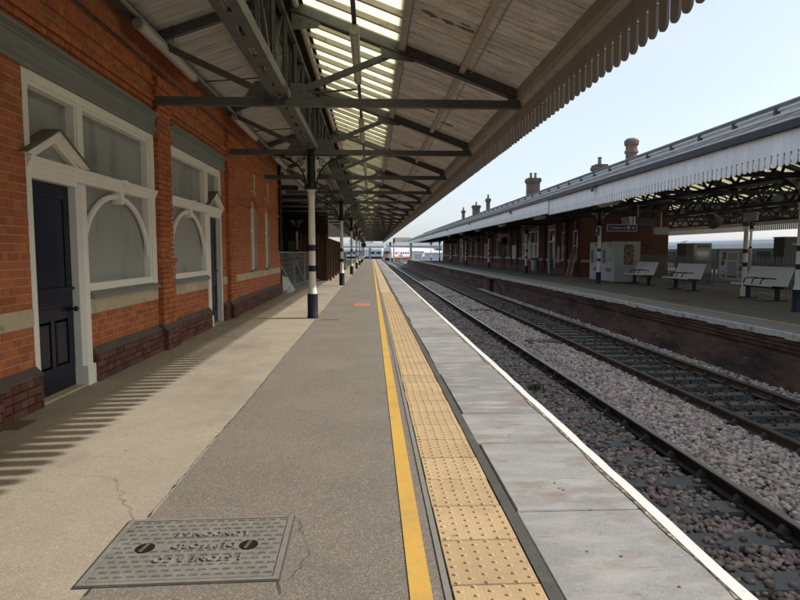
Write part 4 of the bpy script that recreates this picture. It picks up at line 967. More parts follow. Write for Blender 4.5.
sh = MB(); sh.add([(-3.12, 21.0, .01), (-2.88, 21.2, .012), (-2.9, 22.6, .02), (-3.12, 22.8, .3), (-3.17, 21.1, .62), (-3.16, 22.4, .5), (-3.0, 21.8, .25)], [(0,1,6),(1,2,6),(2,3,6),(3,5,6),(5,4,6),(4,0,6),(0,1,2,3),(0,3,5,4)])
tag(sh.build('crumpled_sheet', 'sheet'), 'crumpled pale sheeting at the building corner by the barrier', 'sheeting')
# grey cabinet and far clutter on the near platform
t = thing('equipment_cabinet', 'grey equipment cabinet beyond the timber hoarding', 'cabinet', (-2.6, 50.0, 0)); box('body', 'kiosk', t, -.7, .5, -.5, .5, .08, 1.35); box('plinth', 'strip_dark', t, -.72, .52, -.52, .52, 0, .08); box('lid', 'kiosk', t, -.74, .54, -.54, .54, 1.351, 1.41); box('door', 'pale_metal', t, -.6, .4, -.52, -.501, .2, 1.3)
t = thing('platform_sign', 'round dark blue sign on a post far along the near platform', 'sign', (-.95, 72.0, 0)); MB().tube([(0,0,0),(0,0,2.3)], .05, 8).build('post', 'pale_metal', t); MB().tube([(0,-.06,2.3),(0,-.09,2.3)], .3, 16).build('disc', 'blue_sign', t)
t = thing('platform_sign', 'pale blue end of platform sign post at the far ramp', 'sign', (-.3, 112.0, 0)); MB().box(-.16, .16, -.08, .08, 0, 2.2).build('post', 'train_blue', t); MB().box(-.25, .25, -.1, -.081, 1.5, 2.1).build('plate', 'pale_metal', t)

# ---------------------------------------------------------------- opposite canopy
KO = thing('platform_canopy', 'grey roofed canopy with white toothed valance over the opposite island platform', 'canopy')
YJ = 24.6
def z1o(x): return 3.72+(x-7.4)*.455           # slope up to the first ridge at 10.45
ZRG = z1o(10.45)
oy0, oy1 = -6.0, YE
def slopeo(name, m, xa, za, xb, zb, ya, yb, t=.05):
    return MB().add([(xa,ya,za),(xb,ya,zb),(xb,yb,zb),(xa,yb,za),(xa,ya,za+t),(xb,ya,zb+t),(xb,yb,zb+t),(xa,yb,za+t)], [(0,3,2,1),(4,5,6,7),(0,1,5,4),(1,2,6,5),(2,3,7,6),(3,0,4,7)]).build(name, m, KO)
slopeo('roof_slope', 'roof_grey', 7.42, z1o(7.42), 10.45, ZRG, oy0, oy1)
slopeo('soffit', 'batten', 7.5, z1o(7.5)-.05, 10.40, z1o(10.4)-.05, oy0, oy1, .03)
# sheet laps running up the slope
mb = MB(); y = oy0+.4
while y < 70: mb.beam((7.44, y, z1o(7.44)+.058), (10.42, y, z1o(10.42)+.055), .03, .008); y += .9
o = mb.build('sheet_laps', 'roof_grey', KO); o['kind'] = 'stuff'
MB().tube([(10.45, oy0, ZRG+.07), (10.45, oy1, ZRG+.07)], .07, 8).build('ridge_roll', 'roof_grey', KO, True)
for (xr, dz, r_, m_) in ((7.62, .11, .03, 'pale_metal'), (8.5, .12, .028, 'pale_metal')): MB().tube([(xr, oy0, z1o(xr)+.06+dz), (xr, oy1, z1o(xr)+.06+dz)], r_, 6).build('roof_pipe', m_, KO, True)
pm = MB(); pm.box(-.05, .05, -.04, .04, 0, .19); pm = pm.mesh('pipe_bracket', 'steel_dark'); y = 5.0
while y < 75:
    link('pipe_bracket', pm, KO, (8.5, y, z1o(8.5)+.045)); y += 1.45
MB().prism([(7.30, 3.615), (7.42, 3.615), (7.42, 3.74), (7.30, 3.74)], 'y', oy0, oy1).build('gutter', 'gutter', KO)
MB().tube([(7.31, oy0, 3.765), (7.31, oy1, 3.765)], .022, 6).build('gutter_lip', 'pale_metal', KO, True)
for y in (8.0, 19.4, 31.0, 44.0, 57, 70, 84): box('gutter_bracket', 'gutter', KO, 7.27, 7.31, y-.09, y+.09, 3.45, 3.62)
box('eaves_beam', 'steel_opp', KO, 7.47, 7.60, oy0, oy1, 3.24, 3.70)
for (ya, yb, zt, zs_, zb, xo, cnt) in ((9.3, YJ, 3.61, 3.21, 2.99, 7.43, 92), (YJ, oy1, 3.63, 3.27, 3.05, 7.385, 200)):
    vp = val_poly(zt, zs_, zb, PV, .019, .026); me = MB().prism(vp, 'x', xo-.022, xo).mesh('valance_board', 'valance_white'); mb = MB(); y = ya; n = 0
    while y < yb-.05:
        if n < cnt: link('valance_board', me, KO, (random.uniform(-.002, .002), y, random.uniform(-.004, .004))); n += 1
        else: mb.prism([(a+y, b_) for a, b_ in vp], 'x', xo-.022, xo)
        y += PV
    if mb.v: o = mb.build('valance_boards_beyond', 'valance_white', KO); o['kind'] = 'stuff'
vp = val_poly(3.61, 3.21, 2.99, PV, .019, .026); mb = MB(); y = oy0
while y < 9.2: mb.prism([(a+y, b_) for a, b_ in vp], 'x', 7.408, 7.43); y += PV
o = mb.build('valance_boards_beside', 'valance_white', KO); o['kind'] = 'stuff'
# back slope and further gables with glazing
YB = 33.6
def gable(xa, za, xb, zb, ya, yb, glass):
    g0, g1 = glass; f = lambda x: za+(zb-za)*(x-xa)/(xb-xa)
    for (p, q) in ((xa, g0), (g1, xb)):
        if q-p > .05: slopeo('soffit', 'board', p, f(p), q, f(q), ya, yb, .05)
    slopeo('roof_glazing', 'glass_opp', g0, f(g0)+.01, g1, f(g1)+.01, ya, yb, .012)
    mb = MB(); y = ya+.3
    while y < yb: mb.beam((g0, y, f(g0)-.03), (g1, y, f(g1)-.03), .05, .07); y += .62
    mb.build('glazing_bars', 'steel_opp', KO)
gable(10.45, ZRG, 14.2, 3.85, oy0, YB, (12.6, 13.7)); gable(14.2, 3.85, 18.0, 5.2, oy0, YB, (15.4, 17.7)); gable(18.0, 5.2, 21.8, 3.95, oy0, 62, (18.3, 20.6)); gable(21.8, 3.95, 25.4, 5.2, oy0, 62, (23, 25.2)); gable(25.4, 5.2, 28.2, 4.1, oy0, 62, (25.6, 26.4))
slopeo('soffit', 'batten', 10.45, ZRG-.02, 12.15, 4.5, YB, oy1, .05); slopeo('roof_slope', 'roof_grey', 10.45, ZRG+.04, 12.15, 4.57, YB, oy1, .05)
# far valance of the island canopy, seen from inside
vp = val_poly(4.35, 3.36, 2.98, .2, .03, .035); me = MB().prism(vp, 'x', 28.2, 28.23).mesh('valance_board', 'batten'); y = 30.0; n = 0
while y < 62: link('valance_board', me, KO, (0, y, 0)); y += .2
# steelwork
def lattice(x, z0, z1_, ya, yb, step, name):
    L_ = link(name, None, KO)
    for z in (z0, z1_): MB().box(x-.07, x+.07, ya, yb, z-.05, z+.05).build('chord', 'steel_opp', L_)
    d1 = MB().beam((0,0,z0), (0,step/2,z1_), .05, .07, (1,0,0)).mesh('diagonal', 'steel_opp'); d2 = MB().beam((0,step/2,z1_), (0,step,z0), .05, .07, (1,0,0)).mesh('diagonal', 'steel_opp')
    y = ya
    while y < yb-step+.01: link('diagonal', d1, L_, (x, y, 0)); link('diagonal', d2, L_, (x, y, 0)); y += step
lattice(10.4, 3.36, 4.05, 9.6, YB-.2, 1.4, 'lattice_girder'); lattice(14.2, 3.15, 3.78, 9.6, YB-.2, 1.25, 'lattice_girder'); lattice(21.8, 3.2, 3.85, 20, 61, 1.4, 'lattice_girder'); lattice(25.8, 3.5, 4.2, 26, 61, 1.5, 'lattice_girder')
OY = [13.9+12.72*i for i in range(8)]
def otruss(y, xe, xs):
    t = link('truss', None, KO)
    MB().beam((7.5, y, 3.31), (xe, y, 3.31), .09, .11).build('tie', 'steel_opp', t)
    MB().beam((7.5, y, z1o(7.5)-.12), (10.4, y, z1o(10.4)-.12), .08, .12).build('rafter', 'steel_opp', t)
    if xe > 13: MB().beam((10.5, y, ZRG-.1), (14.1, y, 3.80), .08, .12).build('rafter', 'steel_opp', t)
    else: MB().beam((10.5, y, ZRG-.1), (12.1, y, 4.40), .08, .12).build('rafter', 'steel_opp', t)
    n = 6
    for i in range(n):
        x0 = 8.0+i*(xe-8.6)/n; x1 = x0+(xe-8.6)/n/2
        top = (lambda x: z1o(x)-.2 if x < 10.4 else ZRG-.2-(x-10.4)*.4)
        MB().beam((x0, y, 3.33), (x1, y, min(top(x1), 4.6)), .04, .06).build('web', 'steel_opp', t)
for i in range(-1, 25):
    y = 13.9+4.24*i
    if y < oy1: otruss(y, 14.1 if y < YB-.5 else 12.1, 0)
for i in range(5):
    y = 18+4.24*i
    for (xa, xb, zz) in ((14.3, 21.7, 3.3), (21.9, 28.1, 3.5)):
        t = link('truss', None, KO); MB().beam((xa, y, zz), (xb, y, zz), .09, .11).build('tie', 'steel_opp', t)
        pts = [(xa+(xb-xa)*k_/12, zz+.15+1.2*math.sin(math.pi*k_/12)) for k_ in range(13)]
        MB().tube([(a, y, b_) for a, b_ in pts], .06, 6).build('arch_rib', 'steel_opp', t)
        for k_ in range(1, 12): MB().beam((pts[k_][0], y, zz), (pts[k_+(1 if k_ % 2 else -1)][0], y, pts[k_+(1 if k_ % 2 else -1)][1]), .035, .05).build('web', 'steel_opp', t)
for i, y in enumerate(OY):
    c = column(ORD[i]+' white banded column of the opposite canopy counted from the benches', 10.4, y, 3.34, 'columns of the opposite canopy', 2.64, 'steel_opp', True, L_=.72, hi=3.25)
c = column('distant column with arched brackets behind the slim bench-side post', 25.75, 39.1, 3.34, 'columns of the opposite canopy', 2.64, 'steel_opp', True); c.scale = (1.15, 1.15, 1.14)

# ---------------------------------------------------------------- opposite station building
BO = thing('station_building', 'red brick station building under the opposite white edged canopy', 'building')
OW = 12.1; OB0, OB1 = 33.6, 100.0
wins = [(34.3, 35.15, .95, 2.75, 'n'), (36.35, 37.2, .95, 2.75, 'n'), (38.5, 40.0, 0, 3.0, 'd'), (42.4, 47.2, .95, 3.0, 'w'), (51.5, 52.4, .95, 2.7, 'n'), (56.0, 56.9, .95, 2.75, 'n'), (67.5, 68.5, .95, 2.75, 'n'), (71, 72.2, .95, 2.75, 'n'), (78, 80.6, 0, 3.0, 'd'), (84, 85.5, .95, 2.75, 'n')]
mb = MB(); yv = OB0
for (a, b, z0, z1_, kd) in wins:
    mb.box(OW, OW+.35, yv, a, 0, 5.2); 
    if z0 > 0: mb.box(OW, OW+.35, a, b, 0, z0)
    mb.box(OW, OW+.35, a, b, z1_, 5.2); yv = b
mb.box(OW, OW+.35, yv, OB1, 0, 5.2); mb.box(OW+.351, 17.2, OB0, OB0+.35, 0, 5.2)
mb.build('wall', 'opp_brick', BO)
yv = OB0-.01
for (a, b, z0, z1_, kd) in wins+[(OB1, OB1, 0, 0, 'e')]:
    box('stone_band', 'stone', BO, OW-.02, OW-.001, yv, a, .86, 1.0); box('plinth', 'brick_dark', BO, OW-.07, OW-.002, yv, a, 0, .42)
    yv = b if z0 == 0 else a
box('stone_band', 'stone', BO, OW-.01, 17.2, OB0-.02, OB0-.001, .86, 1.0); box('plinth', 'brick_dark', BO, OW-.01, 17.2, OB0-.07, OB0-.002, 0, .42)
for y in (33.6, 36.0, 40.6, 48.3, 50.4, 54.0, 58.5, 63.5, 66, 70, 74, 81.5, 88): box('pilaster', 'opp_brick', BO, OW-.10, OW-.003, y+.005, y+.42, 0, 3.6)
for (a, b, z0, z1_, kd) in wins:
    if kd == 'd':
        D = link('door', None, BO); box('leaf', 'navy', D, OW+.1, OW+.14, a+.12, b-.12, .02, 2.1)
        mb = MB(); mb.box(OW-.03, OW+.2, a, a+.12, 0, z1_); mb.box(OW-.03, OW+.2, b-.12, b, 0, z1_); mb.box(OW-.028, OW+.19, a+.12, b-.12, 2.1, 2.22); mb.box(OW-.028, OW+.19, a+.12, b-.12, z1_-.14, z1_); mb.build('frame', 'white', D)
        box('fanlight', 'glass_win', D, OW+.1, OW+.12, a+.12, b-.12, 2.22, z1_-.14); MB().beam((OW+.06, a+.3, 2.3), (OW+.06, b-.4, 2.8), .03, .05).build('glazing_bar', 'white', D)
        box('lintel', 'stone', BO, OW-.04, OW-.004, a-.1, b+.1, z1_+.01, z1_+.28)
    else:
        W = link('window', None, BO); box('pane', 'window_pale' if kd == 'w' else 'glass_win', W, OW+.12, OW+.14, a, b, z0, z1_)
        mb = MB(); e = .09
        mb.box(OW+.02, OW+.15, a, a+e, z0, z1_); mb.box(OW+.02, OW+.15, b-e, b, z0, z1_); mb.box(OW+.022, OW+.149, a+e, b-e, z0, z0+e); mb.box(OW+.022, OW+.149, a+e, b-e, z1_-e, z1_)
        if kd == 'w':
            for k_ in range(1, 4): mb.box(OW+.025, OW+.148, a+(b-a)*k_/4-.05, a+(b-a)*k_/4+.05, z0+e, z1_-e)
            mb.box(OW+.0, OW+.147, a+e, b-e, 2.0, 2.12); box('upper_pane', 'glass_win', W, OW+.115, OW+.119, a+e+.9, b-e-.9, 2.15, z1_-e); box('lintel', 'grey_trim', W, OW-.06, OW-.004, a-.2, b+.2, z1_+.01, z1_+.36)
        else:
            mb.box(OW+.025, OW+.148, a+e, b-e, 1.8, 1.87); mb.box(OW+.021, OW+.1, a, b, 1.88, z1_-e) if False else None
            MB().prism([((a+b)/2-.06, z1_+.05), ((a+b)/2+.06, z1_+.05), ((a+b)/2+.09, z1_+.55), ((a+b)/2-.09, z1_+.55)], 'x', OW-.03, OW-.001).build('keystone', 'stone', W)
        mb.build('frame', 'white', W); box('sill', 'stone', W, OW-.06, OW+.1, a-.05, b+.05, z0-.06, z0-.001)
MB().prism([(12.2, 5.2), (17.4, 5.2), (14.8, 6.2)], 'y', OB0+.1, OB1).build('roof', 'slate', BO)
# chimneys stand on that roof
def chimney(label, x, y, w, d, z0, zt, pots, tall=False):
    t = thing('chimney', label, 'chimney', (x, y, 0), group='chimneys above the opposite building')
    box('stack', 'chimney_brick', t, -w/2, w/2, -d/2, d/2, z0, zt-.45)
    box('corbel', 'chimney_brick', t, -w/2-.06, w/2+.06, -d/2-.06, d/2+.06, zt-.45, zt-.32); box('corbel', 'chimney_brick', t, -w/2-.12, w/2+.12, -d/2-.12, d/2+.12, zt-.32, zt-.12); box('cap', 'coping_dark', t, -w/2-.08, w/2+.08, -d/2-.08, d/2+.08, zt-.12, zt)
    for i in range(pots):
        px = (i-(pots-1)/2)*w/max(pots, 1)*.8; MB().lathe(px, 0, [(.15, zt), (.13, zt+.1), (.11, zt+.42), (.15, zt+.45), (.15, zt+.5)], 10).build('chimney_pot', 'rooftile' if not tall else 'chimney_brick', t)
t = thing('chimney', 'tall mossy-topped octagonal chimney nearest above the opposite roof', 'chimney', (15, 33.95, 0), group='chimneys above the opposite building')
MB().lathe(0, 0, [(.33, 4.9), (.33, 7.1), (.40, 7.15), (.40, 7.25), (.34, 7.3), (.34, 7.55), (.42, 7.62), (.44, 7.8), (.36, 7.88)], 8).build('stack', 'chimney_brick', t); MB().lathe(0, 0, [(.37, 7.881), (.28, 7.96), (.12, 8.0)], 8).build('moss', 'lichen', t)
chimney('squat chimney with one slim pot between the octagonal and twin-pot chimneys', 15, 38.7, .62, .8, 5.3, 7.15, 1)
chimney('broad brick chimney with two pots standing clear of the opposite roof', 15, 54.8, 1.05, .9, 5.3, 8.25, 2)
chimney('slender tall chimney with one pot next beyond the broad chimney', 15, 76, .42, .5, 5.3, 8.3, 1, True); chimney('reddish brick chimney with a single small pot beside the slender one', 15, 84.7, .95, .9, 5.3, 8.1, 1); chimney('farthest slim chimney near the end of the opposite roof', 15, 96.5, .42, .5, 5.3, 8.2, 1, True)

# ---------------------------------------------------------------- opposite platform furniture
def bench(label, x, y):
    t = thing('platform_bench', label, 'bench', (x, y, 0), group='benches on the opposite platform'); L_ = .98
    mb = MB(); mb.prism([(-.50, .44), (-.46, .465), (-.05, .455), (.0, .43), (.0, .45), (-.05, .475), (-.46, .485), (-.51, .46)], 'y', -L_, L_); mb.build('seat', 'bench', t)
    mb = MB(); mb.prism([(-.02, .46), (.0, .46), (.20, 1.0), (.18, 1.01)], 'y', -L_, L_); mb.build('backrest', 'bench', t)
    mb = MB(); mb.box(-.12, -.04, -L_+.1, L_-.1, .36, .43); mb.build('beam', 'navy_band', t)
    for s in (-.68, .68):
        mb = MB(); mb.box(-.14, -.04, s-.05, s+.05, .02, .36); mb.box(-.4, .2, s-.04, s+.04, 0, .03); mb.build('leg', 'navy_band', t)
        MB().beam((.04, s, .42), (.22, s, .9), .05, .03).build('back_support', 'navy_band', t)
    for s in (-.40, .0, .40):
        MB().tube([(-.44, s, .47), (-.40, s, .62), (-.33, s, .66), (-.02, s, .66), (.06, s, .63)], .018, 6).build('armrest', 'black', t)
bench('white metal bench in front of the slim banded post and map board', 12.05, 17.5); bench('white metal bench standing in the middle of the three', 12.12, 22.15); bench('white metal bench beside the grey ticket machine', 12.15, 25.85)
# palisade fence
F = thing('palisade_fence', 'grey steel palisade fence behind the opposite benches', 'fence')
pal = MB(); pal.prism([(-.032, .08), (.032, .08), (.032, 1.22), (0, 1.32), (-.032, 1.22)], 'x', -.008, .008); pal = pal.mesh('pale', 'palisade'); y = 12.0
while y < 33.4: link('pale', pal, F, (13.5, y, 0)); y += .145
for z in (.3, 1.05): MB().box(13.515, 13.55, 12, 33.4, z-.03, z+.03).build('rail', 'palisade', F)
y = 12.2
while y < 33.4: MB().box(13.55, 13.62, y-.04, y+.04, 0, 1.25).build('post', 'palisade', F); y += 2.65
# route map board
t = thing('map_board', 'pale map board fixed to the palisade fence behind the benches', 'notice board', (13.44, 21.3, 0))
box('board', 'poster_pale', t, -.02, .02, -.92, .92, .42, 1.5); mb = MB()
for a in ((-.96, -.92, .38, 1.54), (.92, .96, .38, 1.54)): mb.box(-.04, .03, a[0], a[1], a[2], a[3])
mb.box(-.04, .03, -.92, .92, 1.501, 1.54); mb.box(-.04, .03, -.92, .92, .38, .419); mb.build('frame', 'pale_metal', t)
for (a, b, c_, d_, m_) in ((-.2, .38, .6, 1.1, 'train_blue'), (-.2, .38, .5, .57, 'green_print'), (.5, .72, 1.15, 1.45, 'poster_brown'), (.58, .8, .95, 1.12, 'poster_brown'), (-.85, -.3, 1.0, 1.45, 'kiosk'), (-.85, -.3, .75, .95, 'green_print'), (-.85, -.3, .5, .7, 'kiosk'), (.5, .78, .7, .75, 'kiosk'), (.55, .65, .5, .6, 'strip_dark'), (-.2, .38, 1.15, 1.4, 'kiosk')): MB().box(-.0235, -.0201, a, b, c_, d_).build('print', m_, t)
# posts and signs
t = thing('sign_post', 'slim white post with two navy bands carrying a small sign by benches', 'sign post', (12.35, 19.0, 0))
MB().lathe(0, 0, [(.10, 0), (.10, .25), (.075, .30), (.07, 2.6)], 14).build('post', 'col_white', t, True)
for z0 in (.98, 1.42): MB().lathe(0, 0, [(.078, z0), (.078, z0+.13)], 14).build('band', 'navy_band', t, True)
box('sign', 'sign_grey', t, -.05, .02, -.55, .5, 2.46, 2.74); box('pictogram', 'blue_sign', t, -.06, -.051, .15, .48, 2.48, 2.72); MB().box(-.066, -.061, .2, .3, 2.54, 2.66).build('pictogram_mark', 'sign_white', t); MB().box(-.066, -.061, .34, .42, 2.52, 2.62).build('pictogram_mark', 'sign_white', t)
box('bracket', 'kiosk_dark', t, -.08, .05, -.12, .1, 2.3, 2.45)
t = thing('loudspeaker', 'grey drum loudspeaker under the opposite canopy beside the small sign', 'loudspeaker', (12.3, 20.75, 2.55)); MB().tube([(-.12, 0, 0), (-.02, 0, 0), (.2, 0, 0)], [.27, .28, .16], 16).build('drum', 'kiosk_dark', t, True); MB().tube([(0,0,.2),(0,0,.78)], .03, 6).build('hanger', 'steel_opp', t)
RY = R(-90)
def face(rz=0): return (R(90), 0, rz)
t = thing('platform_number_sign', 'blue square sign with white numeral two on opposite column', 'sign', (10.36, 26.33, 0)); box('panel', 'blue_sign', t, -.36, -.08, -.02, .02, 2.20, 2.56)
text('2', .25, 'sign_white', 'numeral', t, (-.22, -.024, 2.42), face(), .002); box('caption', 'sign_white', t, -.3, -.14, -.0235, -.0205, 2.235, 2.255)
t = thing('direction_sign', 'dark blue telephone direction sign with white letters beside opposite column', 'sign', (10.55, 26.28, 0))
box('frame', 'sign_grey', t, .05, 1.42, -.03, .03, 2.38, 2.70); box('panel', 'blue_sign', t, .09, 1.38, -.036, -.0305, 2.42, 2.66)
text('Telephone', .17, 'sign_white', 'lettering', t, (.53, -.039, 2.54), face(), .002); MB().box(.96, 1.09, -.041, -.0365, 2.475, 2.605).build('pictogram', 'sign_white', t); MB().box(.985, 1.065, -.045, -.0415, 2.5, 2.545).build('pictogram_mark', 'blue_sign', t)
MB().prism([(1.16, 2.525), (1.24, 2.525), (1.24, 2.485), (1.33, 2.54), (1.24, 2.595), (1.24, 2.555), (1.16, 2.555)], 'y', -.041, -.0365).build('arrow', 'sign_white', t)
MB().tube([(.2, 0, 2.70), (.2, 0, 3.3)], .015, 6).build('hanger', 'steel_opp', t); MB().tube([(1.25, 0, 2.70), (1.25, 0, 3.3)], .015, 6).build('hanger', 'steel_opp', t)
t = thing('departure_screen', 'hanging angled departure screen unit with pale end above the telephone sign', 'screen', (11.55, 26.6, 0))
MB().prism([(0, 3.02), (1.35, 3.02), (1.28, 2.62), (.18, 2.62)], 'y', -.25, .25).build('housing', 'screen', t); MB().prism([(-.12, 3.0), (.02, 3.04), (.14, 2.7), (0, 2.62)], 'y', -.2, .2).build('side_wing', 'kiosk', t); MB().prism([(.03, 3.04), (.38, 3.06), (.38, 2.66), (.15, 2.64)], 'y', -.27, -.251).build('end_panel', 'poster_pale', t); MB().box(.42, 1.25, -.262, -.251, 2.7, 2.98).build('display', 'screen', t); MB().tube([(.6, 0, 3.02), (.6, 0, 3.6)], .035, 8).build('pole', 'pale_metal', t)
t = thing('wall_unit', 'pale grey unit hanging from a rod before the brick end wall', 'sign', (13.7, 27.5, 0)); box('case', 'kiosk', t, -.33, .33, -.12, .12, 2.28, 2.62); MB().tube([(0,0,2.62),(0,0,3.4)], .03, 6).build('rod', 'pale_metal', t)
# ticket machine
t = thing('ticket_machine', 'grey and white ticket machine cabinet with brown poster by opposite column', 'ticket machine', (11.4, 27.2, 0))
box('cabinet', 'kiosk', t, 0, 1.2, 0, 3.2, .05, 1.95); box('plinth', 'strip_dark', t, .03, 1.17, .03, 3.17, 0, .05)
for (a, b) in ((.06, 1.55), (1.65, 3.1)):
    f = MB().box(-.02, -.001, a, b, .08, 1.92).build('front_panel', 'sign_grey', t); MB().box(-.03, -.0205, a+.2, b-.55, 1.0, 1.6).build('screen', 'screen', f); MB().box(-.031, -.0205, b-.45, b-.12, .9, 1.55).build('card_panel', 'kiosk_dark', f); MB().box(-.03, -.0205, a+.3, b-.5, .5, .72).build('ticket_tray', 'screen', f); MB().box(-.031, -.0205, a+.15, b-.7, .16, .4).build('notice', 'train_blue', f); MB().box(-.03, -.0205, a+.3, a+.75, 1.74, 1.86).build('logo', 'red' if a > 1 else 'stone', f)
box('poster', 'poster_brown', t, .42, .88, -.012, -.001, .85, 1.8); box('poster_frame', 'pale_metal', t, .38, .92, -.0105, -.0008, .81, 1.84) if False else None
# kiosks behind the fence
t = thing('ticket_machine', 'dark bronze ticket machine with red badge behind the palisade fence', 'ticket machine', (14.3, 26.3, 0)); box('cabinet', 'kiosk_dark', t, 0, 1.2, 0, .8, 0, 1.85); box('fascia', 'kiosk', t, .35, 1.18, -.02, -.001, .5, 1.8); box('screen', 'poster_pale', t, .5, 1.05, -.03, -.0205, 1.12, 1.5); box('badge', 'red', t, .52, .66, -.03, -.0205, 1.64, 1.78); box('header_print', 'kiosk_dark', t, .72, 1.1, -.03, -.0205, 1.67, 1.76)
t = thing('information_kiosk', 'tall dark kiosk with black header and cream cap behind the fence', 'kiosk', (15.75, 21.9, 0)); box('cabinet', 'kiosk_dark', t, 0, 1.3, 0, .6, 0, 2.0); box('header', 'screen', t, .04, 1.26, -.02, -.001, 1.62, 1.9); box('header_print', 'kiosk', t, .3, .9, -.026, -.0205, 1.72, 1.79); box('top_cap', 'stone', t, -.03, 1.33, -.04, .63, 2.001, 2.04); box('divider', 'kiosk', t, .72, .76, -.02, -.001, .1, 1.58); box('panel', 'kiosk', t, .8, 1.25, -.012, -.001, .3, 1.5)
# things against the opposite facade
t = thing('waste_bag_holder', 'clear waste bag hanging from a green ring holder by the window', 'bin', (11.5, 41.3, 0)); MB().lathe(0, 0, [(.29, .92), (.30, .95), (.30, 1.03), (.27, 1.04)], 14).build('ring', 'green_plastic', t); MB().lathe(0, 0, [(.12, .12), (.2, .2), (.22, .5), (.26, .8), (.27, .92)], 12).build('bag', 'bag', t, True); MB().tube([(.28, 0, 0), (.28, 0, 1.1)], .025, 6).build('stand', 'black', t)
t = thing('customer_help_point', 'white totem sign with black round camera on a dark post', 'help point', (10.95, 48.6, 0)); MB().tube([(0,0,0),(0,0,2.6)], .09, 8).build('post', 'kiosk_dark', t); box('sign_panel', 'sign_white', t, -.42, .42, -.06, .06, 2.35, 2.95); MB().tube([(0,-.3,2.3),(0,-.1,2.5)], .24, 12).build('camera_dome', 'black', t); box('box', 'kiosk', t, .02, .22, -.12, -.09, 1.7, 1.95)
def poster(label, y0, y1_, z0, z1_, m):
    t = thing('poster', label, 'poster', (OW-.04, 0, 0), group='posters on the opposite facade'); box('print', m, t, -.02, -.005, y0, y1_, z0, z1_); mb = MB()
    for a in ((y0-.07, y0, z0-.07, z1_+.07), (y1_, y1_+.07, z0-.07, z1_+.07)): mb.box(-.03, .0, *a)
    mb.box(-.03, .0, y0, y1_, z1_, z1_+.07); mb.box(-.03, .0, y0, y1_, z0-.07, z0); mb.build('frame', 'pale_metal', t)
poster('grey framed poster next to the wide window of opposite building', 48.7, 50.2, .95, 1.95, 'kiosk'); poster('dark framed poster with red patches between distant columns', 60.3, 62.8, .9, 2.2, 'poster_dark'); poster('narrow blue notice beside the opposite navy door', 37.5, 37.85, .85, 1.75, 'blue_sign')
t = thing('meter_box', 'small grey meter box on the pilaster between narrow windows', 'meter box', (OW-.11, 36.2, 0)); box('case', 'pale_metal', t, -.16, -.001, -.14, .14, 1.45, 1.85); box('lid', 'kiosk', t, -.18, -.161, -.12, .12, 1.48, 1.82)
for i, (yv, lean, m_, lb) in enumerate(((33.95, .22, 'plank_yellow', 'yellow plank leaning on the corner of opposite building'), (34.25, .3, 'lead', 'dark plank leaning on the corner of opposite building'), (34.5, .18, 'kiosk_dark', 'brown plank leaning at the corner below the narrow window'))):
    mb = MB().beam((OW-.5, yv+.1*i, .02), (OW-.17, yv-.15+.1*i, 1.65), .2, .04, (1,0,0)); tag(mb.build('leaning_plank', m_), lb, 'plank', 'planks leaning at the corner')
for (lb, x, y, w, z0, z1_, m_) in (('dark blue hanging sign far along the opposite canopy', 10.2, 76, 1.7, 2.55, 2.95, 'blue_sign'), ('grey blue hanging sign with pale print beyond the wide window', 10.6, 61.0, 1.25, 2.5, 2.95, 'poster_dark')):
    t = thing('hanging_sign', lb, 'sign', (x, y, 0)); box('panel', m_, t, -w/2, w/2, -.05, .05, z0, z1_); box('edging', 'sign_grey', t, -w/2-.03, w/2+.03, -.04, .04, z1_+.001, z1_+.04)
    for s in (-1, 1): MB().tube([(s*w*.35, 0, z1_+.04), (s*w*.35, 0, 3.3)], .02, 6).build('hanger', 'steel_opp', t)
    if y < 70:
        for k_ in range(3): MB().box(-w/2+.1, w/2-.25-.1*k_, -.058, -.0505, z0+.08+k_*.12, z0+.13+k_*.12).build('print', 'sign_grey', t)
for i, y in enumerate((20.5, 29, 37.5, 46, 54.5, 63)):
    t = thing('canopy_light', ORD[i]+' pale box light under the edge of the opposite canopy', 'light', (8.3, y, 0), group='lights under opposite canopy'); box('housing', 'pale_metal', t, -.12, .12, -.7, .7, 3.12, 3.2); MB().prism([(-.1, 3.119), (.1, 3.119), (.07, 3.06), (-.07, 3.06)], 'y', -.66, .66).build('diffuser', 'lamp_diffuser', t); MB().tube([(0,0,3.2),(0,0,3.9)], .015, 6).build('hanger', 'steel_opp', t)
t = thing('end_screen', 'grey end screen post closing the far end of the opposite canopy', 'screen wall', (7.8, 117, 0)); box('panel', 'shed_wall', t, -.25, .25, -.1, .1, 0, 3.4); box('cap', 'steel_dark', t, -.3, .3, -.12, .12, 3.4, 3.5)

